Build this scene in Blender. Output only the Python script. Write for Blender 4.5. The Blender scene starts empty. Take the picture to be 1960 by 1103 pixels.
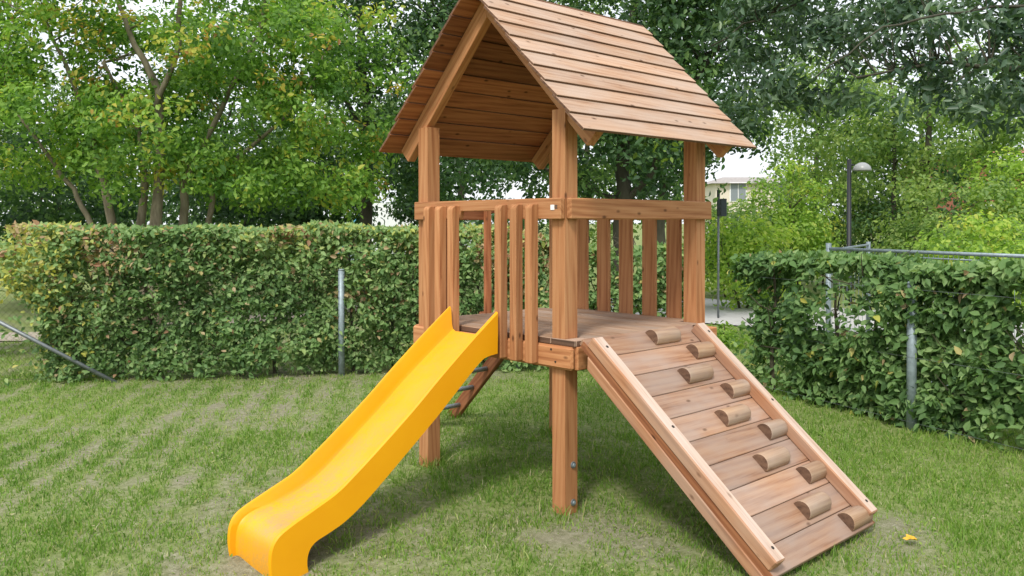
import bpy, bmesh, math, random
import numpy as np
from mathutils import Vector, Matrix

random.seed(7)
RNG = np.random.default_rng(11)
scn = bpy.context.scene
COL = scn.collection
R = math.radians

# ------------------------------------------------------------------ camera
YAW, PITCH, ROLL = 0.8191, -0.0107, -0.001
CAM = Vector((-3.1572, -2.9842, 1.472))
FPX = 1631.2
fw = Vector((math.cos(YAW) * math.cos(PITCH), math.sin(YAW) * math.cos(PITCH), math.sin(PITCH)))
rt = Vector((math.sin(YAW), -math.cos(YAW), 0))
up = rt.cross(fw)
r2 = rt * math.cos(ROLL) + up * math.sin(ROLL)
u2 = -rt * math.sin(ROLL) + up * math.cos(ROLL)
cam_d = bpy.data.cameras.new('camera')
cam = bpy.data.objects.new('camera', cam_d)
COL.objects.link(cam)
m3 = Matrix((r2, u2, -fw)).transposed()
cam.matrix_world = Matrix.Translation(CAM) @ m3.to_4x4()
cam_d.sensor_width = 36.0
cam_d.lens = FPX * 36.0 / 1960.0
cam_d.shift_y = -(551.5 - 444.68) / 1960.0
cam_d.clip_start = 0.05
cam_d.clip_end = 2000
scn.camera = cam

# ------------------------------------------------------------------ light
SUN_EL, SUN_AZ = R(50), R(208)      # azimuth measured from +x towards +y, where the light comes from
world = bpy.data.worlds.new('World')
scn.world = world
world.use_nodes = True
nt = world.node_tree
nt.nodes.clear()
wo = nt.nodes.new('ShaderNodeOutputWorld')
bg = nt.nodes.new('ShaderNodeBackground')
sky = nt.nodes.new('ShaderNodeTexSky')
sky.sky_type = 'NISHITA'
sky.sun_disc = False
sky.sun_elevation = SUN_EL
sky.sun_rotation = R(90) - SUN_AZ
sky.air_density = 1.0
sky.dust_density = 2.5
bg.inputs['Strength'].default_value = 0.088
# thin bright cloud over the whole sky, a little uneven
tc = nt.nodes.new('ShaderNodeTexCoord')
cn = nt.nodes.new('ShaderNodeTexNoise')
cn.inputs['Scale'].default_value = 2.2
cn.inputs['Detail'].default_value = 6
cr = nt.nodes.new('ShaderNodeMapRange')
cr.inputs[1].default_value = 0.3
cr.inputs[2].default_value = 0.7
cr.inputs[3].default_value = 0.62
cr.inputs[4].default_value = 0.95
cm = nt.nodes.new('ShaderNodeMix')
cm.data_type = 'RGBA'
cm.inputs[7].default_value = (9.6, 9.9, 10.4, 1)
nt.links.new(tc.outputs['Generated'], cn.inputs['Vector'])
nt.links.new(cn.outputs['Fac'], cr.inputs[0])
nt.links.new(cr.outputs[0], cm.inputs[0])
nt.links.new(sky.outputs[0], cm.inputs[6])
nt.links.new(cm.outputs[2], bg.inputs['Color'])
nt.links.new(bg.outputs[0], wo.inputs['Surface'])

sun_d = bpy.data.lights.new('sun', 'SUN')
sun_d.energy = 1.9
sun_d.angle = R(12)
sun_d.color = (1.0, 0.95, 0.87)
sun = bpy.data.objects.new('sun', sun_d)
COL.objects.link(sun)
sdir = Vector((math.cos(SUN_AZ) * math.cos(SUN_EL), math.sin(SUN_AZ) * math.cos(SUN_EL), math.sin(SUN_EL)))
sun.rotation_euler = sdir.to_track_quat('Z', 'Y').to_euler()
sun.location = (0, 0, 12)
scn.view_settings.view_transform = 'Standard'
scn.view_settings.look = 'None'
scn.view_settings.exposure = 0.72
scn.view_settings.gamma = 1.0
scn.view_settings.use_curve_mapping = False
scn.cycles.max_bounces = 8
scn.cycles.diffuse_bounces = 4
scn.cycles.transmission_bounces = 4
scn.cycles.transparent_max_bounces = 4


# ------------------------------------------------------------------ helpers
def at(u, depth):
    """ground position at a depth (m) along the view, in the direction of picture column u"""
    q = CAM + fw * depth + rt * ((u - 980) / FPX * depth)
    return (q.x, q.y)


def hz(v, depth):
    return CAM.z + (427.3 - v) / FPX * depth


def meta(o, label=None, cat=None, group=None, kind=None):
    if label: o['label'] = label
    if cat: o['category'] = cat
    if group: o['group'] = group
    if kind: o['kind'] = kind
    return o


WLOC = {}
WMAT = {}


def link(o, parent=None, M=None):
    """link o with world matrix M under a parent that is only translated"""
    COL.objects.link(o)
    if M is None: M = Matrix.Identity(4)
    if parent is not None:
        o.parent = parent
        M = Matrix.Translation(-WLOC[parent.name]) @ M
    o.matrix_local = M
    return o


def empty(name, loc=(0, 0, 0), parent=None):
    o = bpy.data.objects.new(name, None)
    o.empty_display_size = 0.1
    link(o, parent, Matrix.Translation(Vector(loc)))
    WLOC[o.name] = Vector(loc)
    return o


def mesh_from(name, verts, faces, mat, smooth=False):
    me = bpy.data.meshes.new(name)
    me.from_pydata([tuple(v) for v in verts], [], faces)
    me.materials.append(mat)
    if smooth:
        me.polygons.foreach_set('use_smooth', [True] * len(me.polygons))
    me.update()
    return me


def obj(name, verts, faces, mat, parent=None, smooth=False):
    o = bpy.data.objects.new(name, mesh_from(name, verts, faces, mat, smooth))
    link(o, parent)
    WLOC[o.name] = Vector((0, 0, 0))
    return o


def bm_mesh(bm, name, mat, smooth=False):
    me = bpy.data.meshes.new(name)
    bm.to_mesh(me)
    bm.free()
    me.materials.append(mat)
    if smooth:
        me.polygons.foreach_set('use_smooth', [True] * len(me.polygons))
    return me


BOXES = {}


def box_mesh(dims, mat, bevel=0.003, extra=None):
    key = (tuple(round(d, 4) for d in dims), mat.name, bevel, str(extra))
    if key in BOXES: return BOXES[key]
    bm = bmesh.new()
    bmesh.ops.create_cube(bm, size=1.0)
    for v in bm.verts:
        v.co.x *= dims[0]; v.co.y *= dims[1]; v.co.z *= dims[2]
    if bevel > 0:
        bmesh.ops.bevel(bm, geom=bm.edges[:], offset=bevel, segments=1, affect='EDGES', profile=0.5)
    me = BOXES[key] = bm_mesh(bm, 'board', mat)
    # extra: {axis: material} for the cut ends (0), the long edges (1) or the upper face (2)
    for ax, mm in (extra or {}).items():
        me.materials.append(mm)
        for p in me.polygons:
            n_ = p.normal
            if (ax < 2 and abs(n_[ax]) > 0.9) or (ax == 2 and n_[2] > 0.9): p.material_index = len(me.materials) - 1
    return me


def board(name, parent, center, xdir, ydir, dims, mat, bevel=0.003, extra=None):
    """a board as an object whose local X runs along its grain"""
    X = Vector(xdir).normalized()
    Y = Vector(ydir)
    Y = (Y - X * Y.dot(X)).normalized()
    Z = X.cross(Y)
    M = Matrix((X, Y, Z)).transposed().to_4x4()
    M.translation = Vector(center)
    o = bpy.data.objects.new(name, box_mesh(dims, mat, bevel, extra))
    return link(o, parent, M)


def bar(name, parent, lo, hi, axis, mat, bevel=0.003, extra=None):
    """axis aligned board given by its two corners; axis = grain direction"""
    lo = Vector(lo); hi = Vector(hi)
    d = hi - lo
    c = (lo + hi) / 2
    if axis == 'x': return board(name, parent, c, (1, 0, 0), (0, 1, 0), (d.x, d.y, d.z), mat, bevel, extra)
    if axis == 'y': return board(name, parent, c, (0, 1, 0), (-1, 0, 0), (d.y, d.x, d.z), mat, bevel, extra)
    return board(name, parent, c, (0, 0, 1), (1, 0, 0), (d.z, d.x, d.y), mat, bevel, extra)


def prism(name, parent, poly, origin, X, Y, Z, depth, mat, bevel=0.003):
    """polygon in the local XY plane (grain along X), extruded along Z"""
    X = Vector(X); Y = Vector(Y); Z = Vector(Z)
    bm = bmesh.new()
    a = [bm.verts.new((p[0], p[1], 0)) for p in poly]
    b = [bm.verts.new((p[0], p[1], depth)) for p in poly]
    n = len(poly)
    bm.faces.new(a[::-1])
    bm.faces.new(b)
    for i in range(n):
        bm.faces.new((a[i], a[(i + 1) % n], b[(i + 1) % n], b[i]))
    bmesh.ops.recalc_face_normals(bm, faces=bm.faces[:])
    if bevel > 0:
        bmesh.ops.bevel(bm, geom=bm.edges[:], offset=bevel, segments=1, affect='EDGES', profile=0.5)
    M = Matrix((X, Y, Z)).transposed().to_4x4()
    M.translation = Vector(origin)
    o = bpy.data.objects.new(name, bm_mesh(bm, name, mat))
    return link(o, parent, M)


def tube_geo(pts, rads, sides=7):
    """verts, faces of a tapered tube along pts"""
    pts = [Vector(p) for p in pts]
    V, F = [], []
    n = len(pts)
    ref = Vector((0.31, 0.17, 0.93))
    for i, p in enumerate(pts):
        t = (pts[min(i + 1, n - 1)] - pts[max(i - 1, 0)]).normalized()
        a = t.cross(ref)
        if a.length < 1e-3: a = t.cross(Vector((1, 0, 0)))
        a.normalize()
        b = t.cross(a)
        for k in range(sides):
            th = 2 * math.pi * k / sides
            V.append(p + (a * math.cos(th) + b * math.sin(th)) * rads[i])
    for i in range(n - 1):
        for k in range(sides):
            k2 = (k + 1) % sides
            F.append((i * sides + k, i * sides + k2, (i + 1) * sides + k2, (i + 1) * sides + k))
    F.append(tuple(range(sides))[::-1])
    F.append(tuple((n - 1) * sides + k for k in range(sides)))
    return V, F


class Geo:
    def __init__(self): self.V = []; self.F = []

    def add(self, V, F):
        o = len(self.V)
        self.V += list(V)
        self.F += [tuple(i + o for i in f) for f in F]

    def tube(self, pts, rads, sides=7):
        if not hasattr(rads, '__len__'): rads = [rads] * len(pts)
        self.add(*tube_geo(pts, rads, sides))

    def box(self, lo, hi):
        x0, y0, z0 = lo; x1, y1, z1 = hi
        self.add([(x0, y0, z0), (x1, y0, z0), (x1, y1, z0), (x0, y1, z0), (x0, y0, z1), (x1, y0, z1), (x1, y1, z1), (x0, y1, z1)],
                 [(3, 2, 1, 0), (4, 5, 6, 7), (0, 1, 5, 4), (1, 2, 6, 5), (2, 3, 7, 6), (3, 0, 4, 7)])

    def build(self, name, mat, parent=None, smooth=False):
        return obj(name, self.V, self.F, mat, parent, smooth)


def vnoise(x, y, seed=0):
    """smooth value noise in numpy, 0..1"""
    xi = np.floor(x).astype(np.int64); yi = np.floor(y).astype(np.int64)
    xf = x - xi; yf = y - yi

    def h(a, b):
        n = (a * 374761393 + b * 668265263 + seed * 974711) & 0x7fffffff
        n = ((n ^ (n >> 13)) * 1274126177) & 0x7fffffff
        n = n ^ (n >> 16)
        return (n & 0xffff) / 65535.0
    u = xf * xf * (3 - 2 * xf); v = yf * yf * (3 - 2 * yf)
    return (h(xi, yi) * (1 - u) + h(xi + 1, yi) * u) * (1 - v) + (h(xi, yi + 1) * (1 - u) + h(xi + 1, yi + 1) * u) * v


def fbm(x, y, seed=0, octs=3):
    s = 0; a = 0.5; t = 0
    for k in range(octs):
        s = s + a * vnoise(x * 2 ** k, y * 2 ** k, seed + k * 17); t += a; a *= 0.5
    return s / t


# ------------------------------------------------------------------ materials
def new_mat(name):
    m = bpy.data.materials.new(name)
    m.use_nodes = True
    n = m.node_tree
    n.nodes.clear()
    out = n.nodes.new('ShaderNodeOutputMaterial')
    b = n.nodes.new('ShaderNodeBsdfPrincipled')
    n.links.new(b.outputs[0], out.inputs[0])
    return m, n, b, out


def ramp(n, stops):
    r = n.nodes.new('ShaderNodeValToRGB')
    e = r.color_ramp.elements
    while len(e) < len(stops): e.new(0.5)
    for el, (p, c) in zip(e, stops):
        el.position = p
        el.color = (c[0], c[1], c[2], 1)
    return r


def mapping(n, src, scale):
    mp = n.nodes.new('ShaderNodeMapping')
    mp.inputs['Scale'].default_value = scale
    n.links.new(src, mp.inputs['Vector'])
    return mp.outputs[0]


def noise(n, vec, scale, detail=4, rough=0.55, dist=0.0):
    t = n.nodes.new('ShaderNodeTexNoise')
    t.inputs['Scale'].default_value = scale
    t.inputs['Detail'].default_value = detail
    t.inputs['Roughness'].default_value = rough
    t.inputs['Distortion'].default_value = dist
    n.links.new(vec, t.inputs['Vector'])
    return t.outputs['Fac']


def mixc(n, fac, a, b, mode='MIX'):
    x = n.nodes.new('ShaderNodeMix')
    x.data_type = 'RGBA'
    x.blend_type = mode
    for s, v in ((0, fac), (6, a), (7, b)):
        if hasattr(v, 'links'): n.links.new(v, x.inputs[s])
        elif s == 0: x.inputs[s].default_value = v
        else: x.inputs[s].default_value = (v[0], v[1], v[2], 1)
    return x.outputs[2]


def math_n(n, op, a, b=None, clamp=False):
    x = n.nodes.new('ShaderNodeMath')
    x.operation = op
    x.use_clamp = clamp
    for i, v in enumerate((a, b)):
        if v is None: continue
        if hasattr(v, 'links'): n.links.new(v, x.inputs[i])
        else: x.inputs[i].default_value = v
    return x.outputs[0]


def bump(n, bsdf, h, strength=0.3, dist=0.01):
    b = n.nodes.new('ShaderNodeBump')
    b.inputs['Strength'].default_value = strength
    b.inputs['Distance'].default_value = dist
    n.links.new(h, b.inputs['Height'])
    n.links.new(b.outputs[0], bsdf.inputs['Normal'])


def wood(name, light, mid, dark, grey=None, grey_amt=0.0, knot=0.5, rough=0.7, tone=0.22):
    m, n, b, out = new_mat(name)
    tc = n.nodes.new('ShaderNodeTexCoord')
    oi = n.nodes.new('ShaderNodeObjectInfo')
    add = n.nodes.new('ShaderNodeVectorMath')
    add.operation = 'ADD'
    sc = n.nodes.new('ShaderNodeVectorMath')
    sc.operation = 'SCALE'
    comb = n.nodes.new('ShaderNodeCombineXYZ')
    n.links.new(oi.outputs['Random'], comb.inputs[0])
    n.links.new(math_n(n, 'FRACT', math_n(n, 'MULTIPLY', oi.outputs['Random'], 17.3)), comb.inputs[1])
    n.links.new(math_n(n, 'FRACT', math_n(n, 'MULTIPLY', oi.outputs['Random'], 91.7)), comb.inputs[2])
    n.links.new(comb.outputs[0], sc.inputs[0])
    sc.inputs['Scale'].default_value = 31.0
    n.links.new(tc.outputs['Object'], add.inputs[0])
    n.links.new(sc.outputs[0], add.inputs[1])
    P = add.outputs[0]
    g1 = noise(n, mapping(n, P, (1.3, 26, 26)), 1.0, 5, 0.6, 0.6)       # broad growth bands
    g2 = noise(n, mapping(n, P, (5, 190, 190)), 1.0, 3, 0.6)            # fine fibres
    blot = noise(n, mapping(n, P, (3, 7, 7)), 1.0, 3, 0.5)
    wv = n.nodes.new('ShaderNodeTexWave')                               # growth rings cut lengthwise
    wv.wave_type = 'BANDS'; wv.bands_direction = 'DIAGONAL'
    wv.inputs['Scale'].default_value = 1.0
    wv.inputs['Distortion'].default_value = 9.0
    wv.inputs['Detail'].default_value = 3.0
    wv.inputs['Detail Scale'].default_value = 0.8
    n.links.new(mapping(n, P, (0.9, 16, 16)), wv.inputs['Vector'])
    f = math_n(n, 'ADD', math_n(n, 'ADD', math_n(n, 'MULTIPLY', g1, 0.56), math_n(n, 'MULTIPLY', g2, 0.32)), math_n(n, 'MULTIPLY', wv.outputs['Fac'], 0.12))
    r = ramp(n, [(0.32, dark), (0.47, mid), (0.62, light)])
    n.links.new(f, r.inputs[0])
    c = r.outputs[0]
    if grey is not None:
        gr = n.nodes.new('ShaderNodeMapRange')
        gr.inputs[1].default_value = 0.36; gr.inputs[2].default_value = 0.66
        gr.inputs[3].default_value = 0.0; gr.inputs[4].default_value = grey_amt
        n.links.new(blot, gr.inputs[0])
        c = mixc(n, gr.outputs[0], c, grey)
    # knots
    vo = n.nodes.new('ShaderNodeTexVoronoi')
    vo.inputs['Scale'].default_value = 1.0
    vo.inputs['Randomness'].default_value = 1.0
    n.links.new(mapping(n, P, (7.5, 15, 15)), vo.inputs['Vector'])
    kr = n.nodes.new('ShaderNodeMapRange')
    kr.inputs[1].default_value = 0.06; kr.inputs[2].default_value = 0.17
    kr.inputs[3].default_value = knot; kr.inputs[4].default_value = 0.0
    n.links.new(vo.outputs['Distance'], kr.inputs[0])
    kc = n.nodes.new('ShaderNodeSeparateColor')
    n.links.new(vo.outputs['Color'], kc.inputs[0])
    kf = math_n(n, 'MULTIPLY', kr.outputs[0], math_n(n, 'GREATER_THAN', kc.outputs[0], 0.55))
    c = mixc(n, kf, c, tuple(x * 0.38 for x in dark))
    # tone of each piece
    tr = n.nodes.new('ShaderNodeMapRange')
    tr.inputs[3].default_value = 1 - tone; tr.inputs[4].default_value = 1 + tone
    n.links.new(math_n(n, 'FRACT', math_n(n, 'MULTIPLY', oi.outputs['Random'], 7.77)), tr.inputs[0])
    vm = n.nodes.new('ShaderNodeVectorMath')
    vm.operation = 'SCALE'
    n.links.new(c, vm.inputs[0])
    n.links.new(tr.outputs[0], vm.inputs['Scale'])
    n.links.new(vm.outputs[0], b.inputs['Base Color'])
    b.inputs['Roughness'].default_value = rough
    b.inputs['Specular IOR Level'].default_value = 0.25
    bump(n, b, f, 0.35, 0.004)
    return m


WOOD = wood('wood_orange', (0.50, 0.245, 0.112), (0.43, 0.19, 0.080), (0.28, 0.105, 0.040), knot=0.9, tone=0.12)
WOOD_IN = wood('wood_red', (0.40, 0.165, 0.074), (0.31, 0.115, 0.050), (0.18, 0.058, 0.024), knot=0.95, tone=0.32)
WOOD_ROOF = wood('wood_roof', (0.50, 0.33, 0.22), (0.44, 0.265, 0.165), (0.27, 0.135, 0.075), grey=(0.48, 0.38, 0.31), grey_amt=0.6, knot=0.85, tone=0.12)
WOOD_RAMP = wood('wood_ramp', (0.42, 0.255, 0.16), (0.355, 0.195, 0.115), (0.21, 0.098, 0.052), grey=(0.37, 0.29, 0.245), grey_amt=0.7, knot=0.7, tone=0.15)
WOOD_CURB = wood('wood_curb', (0.46, 0.245, 0.137), (0.39, 0.185, 0.095), (0.25, 0.105, 0.050), grey=(0.38, 0.28, 0.22), grey_amt=0.5, knot=0.8, tone=0.08)
WOOD_DECK = wood('wood_deck', (0.43, 0.28, 0.18), (0.34, 0.205, 0.125), (0.18, 0.095, 0.055), grey=(0.40, 0.31, 0.25), grey_amt=0.7, knot=0.4, tone=0.15)
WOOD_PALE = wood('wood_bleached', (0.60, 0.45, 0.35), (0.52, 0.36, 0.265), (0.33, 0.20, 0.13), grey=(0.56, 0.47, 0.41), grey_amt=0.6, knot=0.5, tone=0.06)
WOOD_KNOB = wood('wood_log', (0.42, 0.275, 0.17), (0.34, 0.205, 0.12), (0.21, 0.115, 0.062), grey=(0.38, 0.31, 0.26), grey_amt=0.7, knot=0.4, tone=0.15)
WOOD_EDGE = wood('wood_wet_edge', (0.20, 0.105, 0.062), (0.14, 0.07, 0.042), (0.075, 0.035, 0.02), knot=0.2, tone=0.15)
WOOD_END_SHADE = wood('wood_end_grain_and_shade', (0.17, 0.10, 0.065), (0.13, 0.073, 0.047), (0.07, 0.04, 0.027), knot=0.2, tone=0.2)  # dark end grain; on deck plank edges it also carries painted shade


def plain(name, col, rough=0.5, metal=0.0, var=0.12, scale=20.0, spec=0.4):
    m, n, b, out = new_mat(name)
    tc = n.nodes.new('ShaderNodeTexCoord')
    f = noise(n, tc.outputs['Object'], scale, 5, 0.6)
    r = ramp(n, [(0.3, tuple(c * (1 - var) for c in col)), (0.7, tuple(min(1, c * (1 + var)) for c in col))])
    n.links.new(f, r.inputs[0])
    n.links.new(r.outputs[0], b.inputs['Base Color'])
    b.inputs['Roughness'].default_value = rough
    b.inputs['Metallic'].default_value = metal
    b.inputs['Specular IOR Level'].default_value = spec
    bump(n, b, f, 0.08, 0.003)
    return m


STEEL = plain('galvanised_steel', (0.27, 0.33, 0.36), 0.5, 0.25, 0.2, 30)
STEEL_DARK = plain('dull_steel', (0.20, 0.22, 0.23), 0.5, 0.5, 0.2, 40)
DARK = plain('dark_screw', (0.03, 0.025, 0.02), 0.6)
BLACK = plain('black_paint', (0.012, 0.014, 0.016), 0.45)
SIGN_GREY = plain('grey_sign', (0.045, 0.055, 0.065), 0.5)
WHITE = plain('white_print', (0.78, 0.78, 0.78), 0.4, var=0.05)
LAMP_WHITE = plain('milky_lamp', (0.30, 0.31, 0.31), 0.35, var=0.05)
BLUE = plain('blue_paint', (0.12, 0.42, 0.62), 0.35, var=0.08)
VAN_WHITE = plain('van_white', (0.78, 0.80, 0.82), 0.3, var=0.05)
GLASS_D = plain('dark_glass', (0.02, 0.03, 0.04), 0.08, var=0.1, spec=0.6)
TYRE = plain('rubber', (0.02, 0.02, 0.02), 0.8)
CREAM = plain('cream_render', (0.66, 0.60, 0.50), 0.8, var=0.06, scale=3)
BRICK_RED = plain('red_brick_far', (0.36, 0.13, 0.08), 0.85, var=0.18, scale=8)
ROOF_GREY = plain('roof_tiles_far', (0.34, 0.31, 0.29), 0.8, var=0.15, scale=6)
BARK = None


def bark(name, a, b_, scale=9.0):
    m, n, b, out = new_mat(name)
    tc = n.nodes.new('ShaderNodeTexCoord')
    f = noise(n, mapping(n, tc.outputs['Object'], (1, 1, 0.25)), scale, 6, 0.65)
    f2 = noise(n, tc.outputs['Object'], 1.7, 4)
    r = ramp(n, [(0.35, b_), (0.62, a)])
    n.links.new(f, r.inputs[0])
    c = mixc(n, math_n(n, 'MULTIPLY', f2, 0.5), r.outputs[0], (0.09, 0.10, 0.045))
    n.links.new(c, b.inputs['Base Color'])
    b.inputs['Roughness'].default_value = 0.9
    bump(n, b, f, 0.8, 0.02)
    return m


BARK_PALE = bark('bark_pale', (0.30, 0.25, 0.18), (0.13, 0.10, 0.07))
BARK_DARK = bark('bark_dark', (0.055, 0.046, 0.038), (0.022, 0.018, 0.015))
TWIG = bark('twig_bark', (0.10, 0.075, 0.055), (0.045, 0.035, 0.025), 20)


def leaf_mat(name, stops, trans=0.3, rough=0.5, clump=0.8, spec=0.35, objrand=False):
    """stops: colour ramp over each leaf's own tint (face attribute) shifted by slow noise"""
    m, n, b, out = new_mat(name)
    if objrand:
        oi = n.nodes.new('ShaderNodeObjectInfo')
        t = oi.outputs['Random']
    else:
        at_ = n.nodes.new('ShaderNodeAttribute')
        at_.attribute_name = 'tint'
        t = at_.outputs['Fac']
    r = ramp(n, stops)
    n.links.new(t, r.inputs[0])
    c = r.outputs[0]
    n.links.new(c, b.inputs['Base Color'])
    b.inputs['Roughness'].default_value = rough
    b.inputs['Specular IOR Level'].default_value = spec
    tr = n.nodes.new('ShaderNodeBsdfTranslucent')
    vm = n.nodes.new('ShaderNodeVectorMath')
    vm.operation = 'MULTIPLY'
    n.links.new(c, vm.inputs[0])
    vm.inputs[1].default_value = (1.25, 1.35, 0.7)
    n.links.new(vm.outputs[0], tr.inputs['Color'])
    mx = n.nodes.new('ShaderNodeMixShader')
    mx.inputs[0].default_value = trans
    n.links.new(b.outputs[0], mx.inputs[1])
    n.links.new(tr.outputs[0], mx.inputs[2])
    n.links.new(mx.outputs[0], out.inputs[0])
    return m


L_HEDGE = leaf_mat('leaf_hedge', [(0.0, (0.055, 0.12, 0.046)), (0.35, (0.14, 0.255, 0.078)), (0.6, (0.28, 0.40, 0.155)),
                                  (0.75, (0.50, 0.48, 0.09)), (0.87, (0.46, 0.36, 0.21)), (1.0, (0.31, 0.155, 0.085))], 0.32, 0.55, spec=0.3)
L_MAPLE = leaf_mat('leaf_maple', [(0.0, (0.075, 0.17, 0.035)), (0.4, (0.19, 0.35, 0.062)), (0.75, (0.34, 0.50, 0.10)),
                                  (0.92, (0.58, 0.49, 0.09)), (1.0, (0.46, 0.21, 0.09))], 0.5, 0.55)
L_DARK = leaf_mat('leaf_dark', [(0.0, (0.030, 0.075, 0.032)), (0.5, (0.072, 0.15, 0.052)), (0.85, (0.15, 0.255, 0.075)),
                                (1.0, (0.32, 0.44, 0.07))], 0.42, 0.5)
L_BLUE = leaf_mat('leaf_bluish', [(0.0, (0.032, 0.072, 0.045)), (0.5, (0.080, 0.145, 0.080)), (0.85, (0.15, 0.23, 0.13)),
                                  (1.0, (0.21, 0.29, 0.09))], 0.34, 0.42, spec=0.5)
L_BRIGHT = leaf_mat('leaf_bright', [(0.0, (0.13, 0.24, 0.05)), (0.45, (0.29, 0.45, 0.075)), (0.8, (0.44, 0.57, 0.11)),
                                    (1.0, (0.55, 0.52, 0.12))], 0.5, 0.55)
L_FAR = leaf_mat('leaf_far', [(0.0, (0.085, 0.16, 0.055)), (0.5, (0.20, 0.32, 0.09)), (1.0, (0.36, 0.45, 0.13))], 0.48, 0.55)
L_GRASS = leaf_mat('grass_blade', [(0.0, (0.075, 0.165, 0.024)), (0.4, (0.18, 0.315, 0.048)), (0.7, (0.31, 0.42, 0.095)),
                                   (0.88, (0.40, 0.40, 0.17)), (1.0, (0.52, 0.48, 0.32))], 0.42, 0.6)

# ------------------------------------------------------------------ leaves in bulk
LEAF_T = np.array([[0, 0, 0], [0.28, -0.27, 0.08], [0.62, -0.22, 0.05], [1.0, 0, -0.10], [0.62, 0.22, 0.05], [0.28, 0.27, 0.08]])
LEAF_SLIM = np.array([[0, 0, 0], [0.30, -0.17, 0.05], [0.68, -0.15, 0.03], [1.0, 0, -0.10], [0.68, 0.15, 0.03], [0.30, 0.17, 0.05]])
LEAF_Q = [(0, 1, 2, 3), (3, 4, 5, 0)]


def leaf_frames(nrm, rng, droop=0.25):
    n = len(nrm)
    nrm = nrm / np.maximum(np.linalg.norm(nrm, axis=1, keepdims=True), 1e-6)
    d = rng.normal(size=(n, 3))
    d[:, 2] -= droop
    d -= nrm * np.sum(d * nrm, axis=1, keepdims=True)
    d /= np.maximum(np.linalg.norm(d, axis=1, keepdims=True), 1e-6)
    s = np.cross(nrm, d)
    return d, s, nrm


def leaves_mesh(name, pos, nrm, size, tint, mat, rng, tmpl=LEAF_T, droop=0.25):
    d, s, nn = leaf_frames(nrm, rng, droop)
    n = len(pos)
    sz = size[:, None, None]
    T = tmpl[None]
    V = pos[:, None, :] + sz * (T[:, :, 0:1] * d[:, None, :] + T[:, :, 1:2] * s[:, None, :] + T[:, :, 2:3] * nn[:, None, :])
    V = V.reshape(-1, 3).astype(np.float32)
    k = len(tmpl)
    base = (np.arange(n) * k)[:, None, None]
    F = (base + np.array(LEAF_Q)[None]).reshape(-1).astype(np.int32)
    me = bpy.data.meshes.new(name)
    me.vertices.add(n * k)
    me.vertices.foreach_set('co', V.ravel())
    me.loops.add(len(F))
    me.loops.foreach_set('vertex_index', F)
    me.polygons.add(n * 2)
    me.polygons.foreach_set('loop_start', np.arange(0, n * 8, 4, dtype=np.int32))
    me.update(calc_edges=True)
    a = me.attributes.new('tint', 'FLOAT', 'FACE')
    a.data.foreach_set('value', np.repeat(np.clip(tint, 0, 1), 2).astype(np.float32))
    me.materials.append(mat)
    return me


# ------------------------------------------------------------------ ground, paths
def ground_z(x, y):
    return -0.085 * np.exp(-((x + 1.62) ** 2 + (y - 0.42) ** 2) / 0.30) + 0.018 * (fbm(x * 1.1, y * 1.1, 5) - 0.5) + 0.012 * (fbm(x * 5, y * 5, 9) - 0.5)


def bareness(x, y):
    """0 = thick grass, 1 = bare soil or dry moss"""
    b = 0.95 * fbm(x * 0.9 + 3, y * 0.9, 21, 3) + 0.35 * fbm(x * 5, y * 5, 33, 2) - 0.58
    X = (x + 3.16) * 0.683 + (y + 2.98) * 0.73          # depth from the photographer
    L = (x + 3.16) * 0.731 - (y + 2.98) * 0.683         # to the right of the photographer
    left = 1 / (1 + np.exp((L + 0.5) * 2.2)) * np.clip(1.6 + (L + 0.62 * X) / 1.5, 0.35, 1)
    b = b + 0.20 * left - 0.14 * np.clip((X - 6.2) / 0.8, 0, 1)
    # worn cells of the paved grass on the left
    ax = L + 0.12 * X
    st = np.clip(1.6 * np.sin(ax * 2 * math.pi / 0.27) * (0.55 + 0.45 * np.sin(X * 2 * math.pi / 0.40 + 1.0)), -1, 1)
    b = b + left * 0.30 * st * (0.4 + 1.2 * vnoise(x * 1.7, y * 1.7, 52))
    b = b - 0.20 / (1 + np.exp(-(L - 1.7) * 2.5))

    def spot(cx, cy, r, a):
        k = 0.55 + 0.9 * fbm(x * 3.1, y * 3.1, 77, 3)
        return a * k * np.exp(-(((x - cx) ** 2 + (y - cy) ** 2) / (r * r)))
    b = b + spot(-0.15, -0.35, 0.42, 0.50) + spot(-1.5, 0.45, 0.34, 0.45) + spot(0.45, -1.42, 0.42, 0.40) + spot(1.0, -1.3, 0.26, 0.42)
    b = b + spot(-0.5, 0.9, 0.4, 0.22) + spot(0.25, 1.6, 0.5, 0.25)
    return np.clip(b * 1.35, 0, 1)


def gcoords():
    fine = np.arange(-5.0, 9.01, 0.10)
    a = [9.0]
    while a[-1] < 900: a.append(a[-1] * 1.22 + 0.2)
    b = [-5.0]
    while b[-1] > -900: b.append(b[-1] * 1.22 - 0.2)
    return np.concatenate([np.array(b[1:])[::-1], fine, np.array(a[1:])])


gx = gcoords(); gy = gcoords()
GX, GY = np.meshgrid(gx, gy)
nearw = np.clip(1 - (np.hypot(GX, GY) - 8) / 6, 0, 1)
GZ = ground_z(GX, GY) * nearw
nx, ny = len(gx), len(gy)
gv = np.stack([GX.ravel(), GY.ravel(), GZ.ravel()], 1)
ii = np.arange(nx * ny).reshape(ny, nx)
gf = np.stack([ii[:-1, :-1].ravel(), ii[:-1, 1:].ravel(), ii[1:, 1:].ravel(), ii[1:, :-1].ravel()], 1)


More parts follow.
